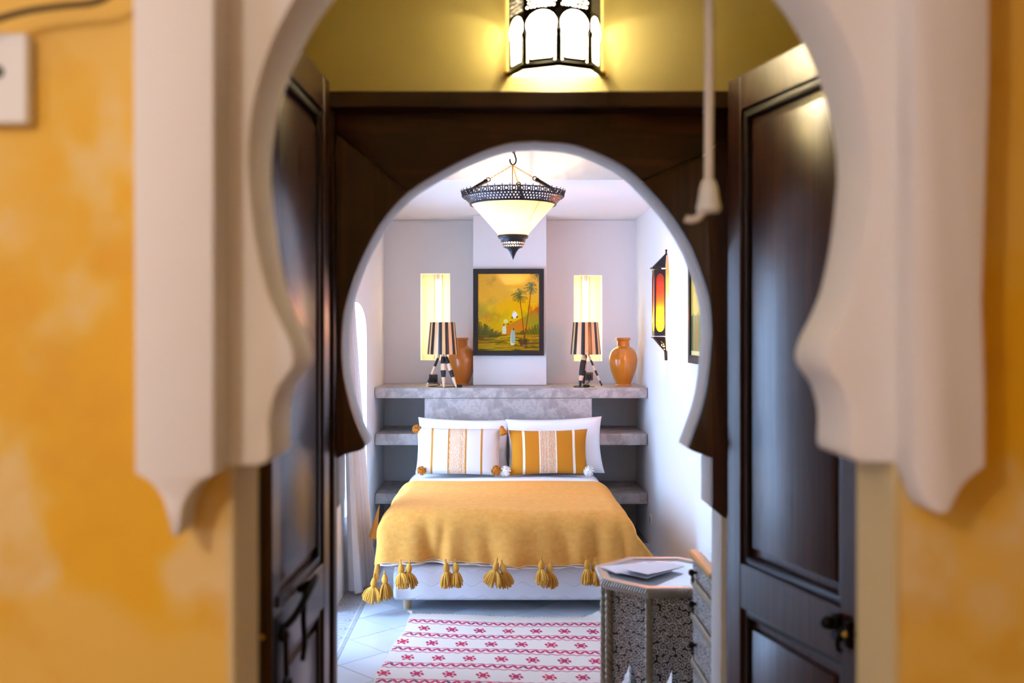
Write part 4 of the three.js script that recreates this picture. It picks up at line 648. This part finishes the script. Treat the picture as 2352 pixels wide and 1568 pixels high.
// ---------- small chest at the right wall ----------
{
  const x0 = 0.758, x1 = WR - 0.005, z1 = -3.515, z0 = -3.90, h = 0.85, g = thing('chest_of_drawers', 'silver clad chest of drawers at the right edge of the doorway', 'dresser', [0, 0, 0]);
  part('carcass', box(x0 + 0.014, x1, 0.14, h - 0.03, z0 + 0.004, z1, 0.003), M.ironBlue, g);
  part('top', box(x0 - 0.006, x1, h - 0.03, h - 0.004, z0 - 0.006, z1, 0.008), M.silverPlain, g);
  part('mirror_top', box(x0 + 0.03, x1 - 0.01, h - 0.006, h, z0 + 0.02, z1 - 0.01, 0.002), M2.mirror, g);
  part('golden_edge', box(x0 - 0.010, x0 + 0.03, h - 0.022, h + 0.003, z0 - 0.01, z1, 0.010), M.brass, g);
  for (const y of [0.715, 0.580, 0.40, 0.14]) part('rail', box(x0 - 0.004, x0 + 0.02, y, y + 0.035, z0, z1, 0.008), M2.rope, g);
  for (const [a, b] of [[0.757, 0.812], [0.622, 0.708], [0.442, 0.572], [0.182, 0.392]]) { const dr = part('drawer', box(x0 + 0.002, x0 + 0.018, a, b, z0 + 0.02, z1 - 0.01, 0.005), M2.embossed, g); part('knob', join(ball(x0 - 0.016, (a + b) / 2, z0 + 0.09, 0.013), rod([x0 + 0.004, (a + b) / 2, z0 + 0.09], [x0 - 0.014, (a + b) / 2, z0 + 0.09], 0.006), new THREE.TorusGeometry(0.018, 0.003, 6, 16).rotateY(Math.PI / 2).translate(x0 - 0.012, (a + b) / 2 - 0.02, z0 + 0.09)), M.iron, dr); }
  for (const x of [x0 + 0.03, x1 - 0.03]) for (const z of [z0 + 0.03, z1 - 0.03]) part('leg', box(x - 0.02, x + 0.02, 0, 0.145, z - 0.02, z + 0.02, 0.005), M2.rope, g);
}
// ---------- rug ----------
{
  const rw = 1.16, rl = 1.7, map = paint(1536, 2048, (c, w, h) => {
    const S = w / rw; c.fillStyle = '#ead8c8'; c.fillRect(0, 0, w, h);
    for (let x = 0; x < w; x += 8) { c.fillStyle = 'rgba(140,110,90,0.16)'; c.fillRect(x, 0, 3, h); } for (let y = 0; y < h; y += 6) { c.fillStyle = 'rgba(255,250,240,0.25)'; c.fillRect(0, y, w, 3); }
    const red = ['#c4184c', '#bd164e', '#cc2248', '#b8174f'];
    for (let k = 0; k < 8; k++) {
      const y = (0.135 + k * 0.229) * S;
      for (const [o, amp, ph] of [[0, 24, 0], [-36, 6, 1], [52, 8, 2]]) { for (let x = 10; x < w - 10; x += 12) { c.strokeStyle = rnd() < 0.03 && o === 0 ? '#3a3a5c' : red[Math.floor(rnd() * 4)]; c.lineWidth = o ? 12 : 21; c.globalAlpha = o ? 0.75 : 0.95; c.beginPath(); const q = (v) => y + o + amp * Math.sin(v / 11 + ph); c.moveTo(x, q(x)); c.lineTo(x + 13, q(x + 13)); c.stroke(); } } c.globalAlpha = 1;
      const ys = y + 0.123 * S, off = k % 2 ? 0.02 : 0.09;
      for (let x = off + 0.02; x < rw - 0.03; x += 0.162) { const X0 = x * S, jit = (rnd() - 0.5) * 6; c.fillStyle = red[Math.floor(rnd() * 3)]; const u = 14.5, uv = 25; for (const [a, b] of [[0, 0], [-0.9, 0], [0.9, 0], [-0.6, -0.9], [0.6, 0.9], [0.6, -0.9], [-0.6, 0.9], [-1.5, -1.6], [1.5, 1.6], [1.5, -1.6], [-1.5, 1.6], [-2.2, 0.1], [2.2, -0.1], [-2.7, -0.5], [2.7, 0.5]]) c.fillRect(X0 + a * u - u / 2 + jit, ys + b * uv - uv / 2, u * 1.1, uv * 1.06); }
    }
  });
  map.flipY = false;
  const weave = tex(128, 128, (u, v) => { const k = 128 + 110 * Math.sin(u * 2 * Math.PI * 32) * (0.6 + 0.4 * Math.sin(v * 2 * Math.PI * 16)); return [k, k, k]; }, { size: 0.06, data: true });
  weave.repeat.set(20, 28);
  const mat = std({ map, roughness: 1, bumpMap: weave, bumpScale: 0.0015 }), g = thing('rug', 'cream woven rug with rows of crimson zigzags and star motifs, one corner curled', 'rug', [-0.523, 0.0015, -5.99], -0.065);
  const roll = (x, z) => {   // far right corner rolls up
    let y = 0.007 + 0.0025 * Math.sin(x * 7 + z * 5) + 0.004 * Math.exp(-Math.pow((x - 0.4) / 0.3, 2) - Math.pow(z / 0.08, 2)); const n = [0.55, -0.835], q = (x - rw + 0.005) * n[0] + (z - 0.10) * n[1], r = 0.032; if (q > 0) { const a = q / r, s = r * Math.sin(a) - q; return [x + n[0] * s, y + r * (1 - Math.cos(a)), z + n[1] * s]; } return [x, y, z];
  };
  const side = (v) => 0.012 * Math.sin(v * 9) - 0.006 * Math.sin(v * 23);
  part('weave', slab(120, 140, (u, v) => roll(u * rw + side(v) * (1 - u), v * rl + 0.03 * Math.sin(u * 3.0) * (1 - v)), 0.005), mat, g);
  const fr = []; for (let i = 0; i < 110; i++) { const x = i / 109 * rw * 0.93, a = roll(x, 0.03 * Math.sin(x / rw * 3)), L = 0.03 + 0.02 * rnd(), sx = (rnd() - 0.5) * 0.03; fr.push(tube([[a[0], a[1] - 0.001, a[2] + 0.002], [a[0] + sx * 0.5, a[1] + 0.002, a[2] - L * 0.5], [a[0] + sx, 0.004, a[2] - L]], 0.0028, 4, 4)); }
  for (let i = 0; i < 14; i++) fr.push(tube([[0.005, 0.008, 0.0], [-0.02 + 0.03 * rnd(), 0.02, -0.03], [-0.03 + 0.04 * rnd(), 0.006, -0.055 - 0.02 * rnd()]], 0.003, 4, 4));
  part('fringe', join(fr), std({ color: '#efe0d0', roughness: 1 }), g).userData.kind = 'stuff';
}
// ---------- curtain at the left ----------
{
  const mat = std({ color: '#e6dedb', roughness: 0.95, transmission: 0.25, thickness: 0 });
  const g = thing('curtain', 'pale grey curtain hanging in pleats at the left wall beside the bed', 'curtain');
  const geo = slab(110, 40, (u, v) => {
    const y = 2.42 - v * 2.40, gather = lerp(0.55, 1, v ** 1.2), z = lerp(-6.10, -6.42, v ** 0.8) - 0.38 * u, ph = u * 34 + 0.6 * Math.sin(u * 9);
    const x = WL + 0.022 + (0.02 + 0.08 * v) * gather * (0.55 + 0.45 * Math.sin(ph)) + 0.05 * v * sstep(0.3, 1, u);
    return [x, y + 0.012 * Math.sin(ph * 0.5) * v, z];
  }, 0.003);
  part('cloth', geo, mat, g);
  part('rod', join(rod([WL + 0.07, 2.43, -3.7], [WL + 0.07, 2.43, -6.9], 0.011), ball(WL + 0.07, 2.43, -6.9, 0.02), rod([WL, 2.43, -6.5], [WL + 0.07, 2.43, -6.5], 0.008), rod([WL, 2.43, -4.2], [WL + 0.07, 2.43, -4.2], 0.008)), M.iron, g);
}
// socket on the right wall near the bed
{
  const g = thing('wall_socket', 'small round wall socket low on the right wall beside the blanket', 'socket', [WR, Y(1192, 7.9), -7.9]);
  part('plate', box(-0.010, 0.001, -0.04, 0.04, -0.04, 0.04, 0.004), M.plastic, g); part('face', new THREE.CylinderGeometry(0.022, 0.022, 0.006, 20).rotateZ(Math.PI / 2).translate(-0.011, 0, 0), std({ color: '#b7a184', roughness: 0.6 }), g);
}
for (const [cat, group] of Object.entries({ vase: 'amber urn vases on the concrete shelf', plug: 'plugs on the back wall above the shelf', cushion: 'striped cushions on the bed', paper: 'leaflets on the octagonal table', door: 'dark panelled door leaves', picture: 'framed pictures in the bedroom' }))
  for (const o of scene.children) if (o.userData.category === cat) o.userData.group = group;
for (const [name, group] of [['table_lamp', 'striped tripod lamps on the concrete shelf'], ['lamp_cord', 'black cords of the striped lamps'], ['tube_lamp', 'tube lamps in the wall slits']])
  for (const o of scene.children) if (o.name.startsWith(name)) o.userData.group = group;
scene.traverse((o) => { if (o.isMesh) { o.castShadow = o.receiveShadow = true; } });
renderer.render(scene, camera);
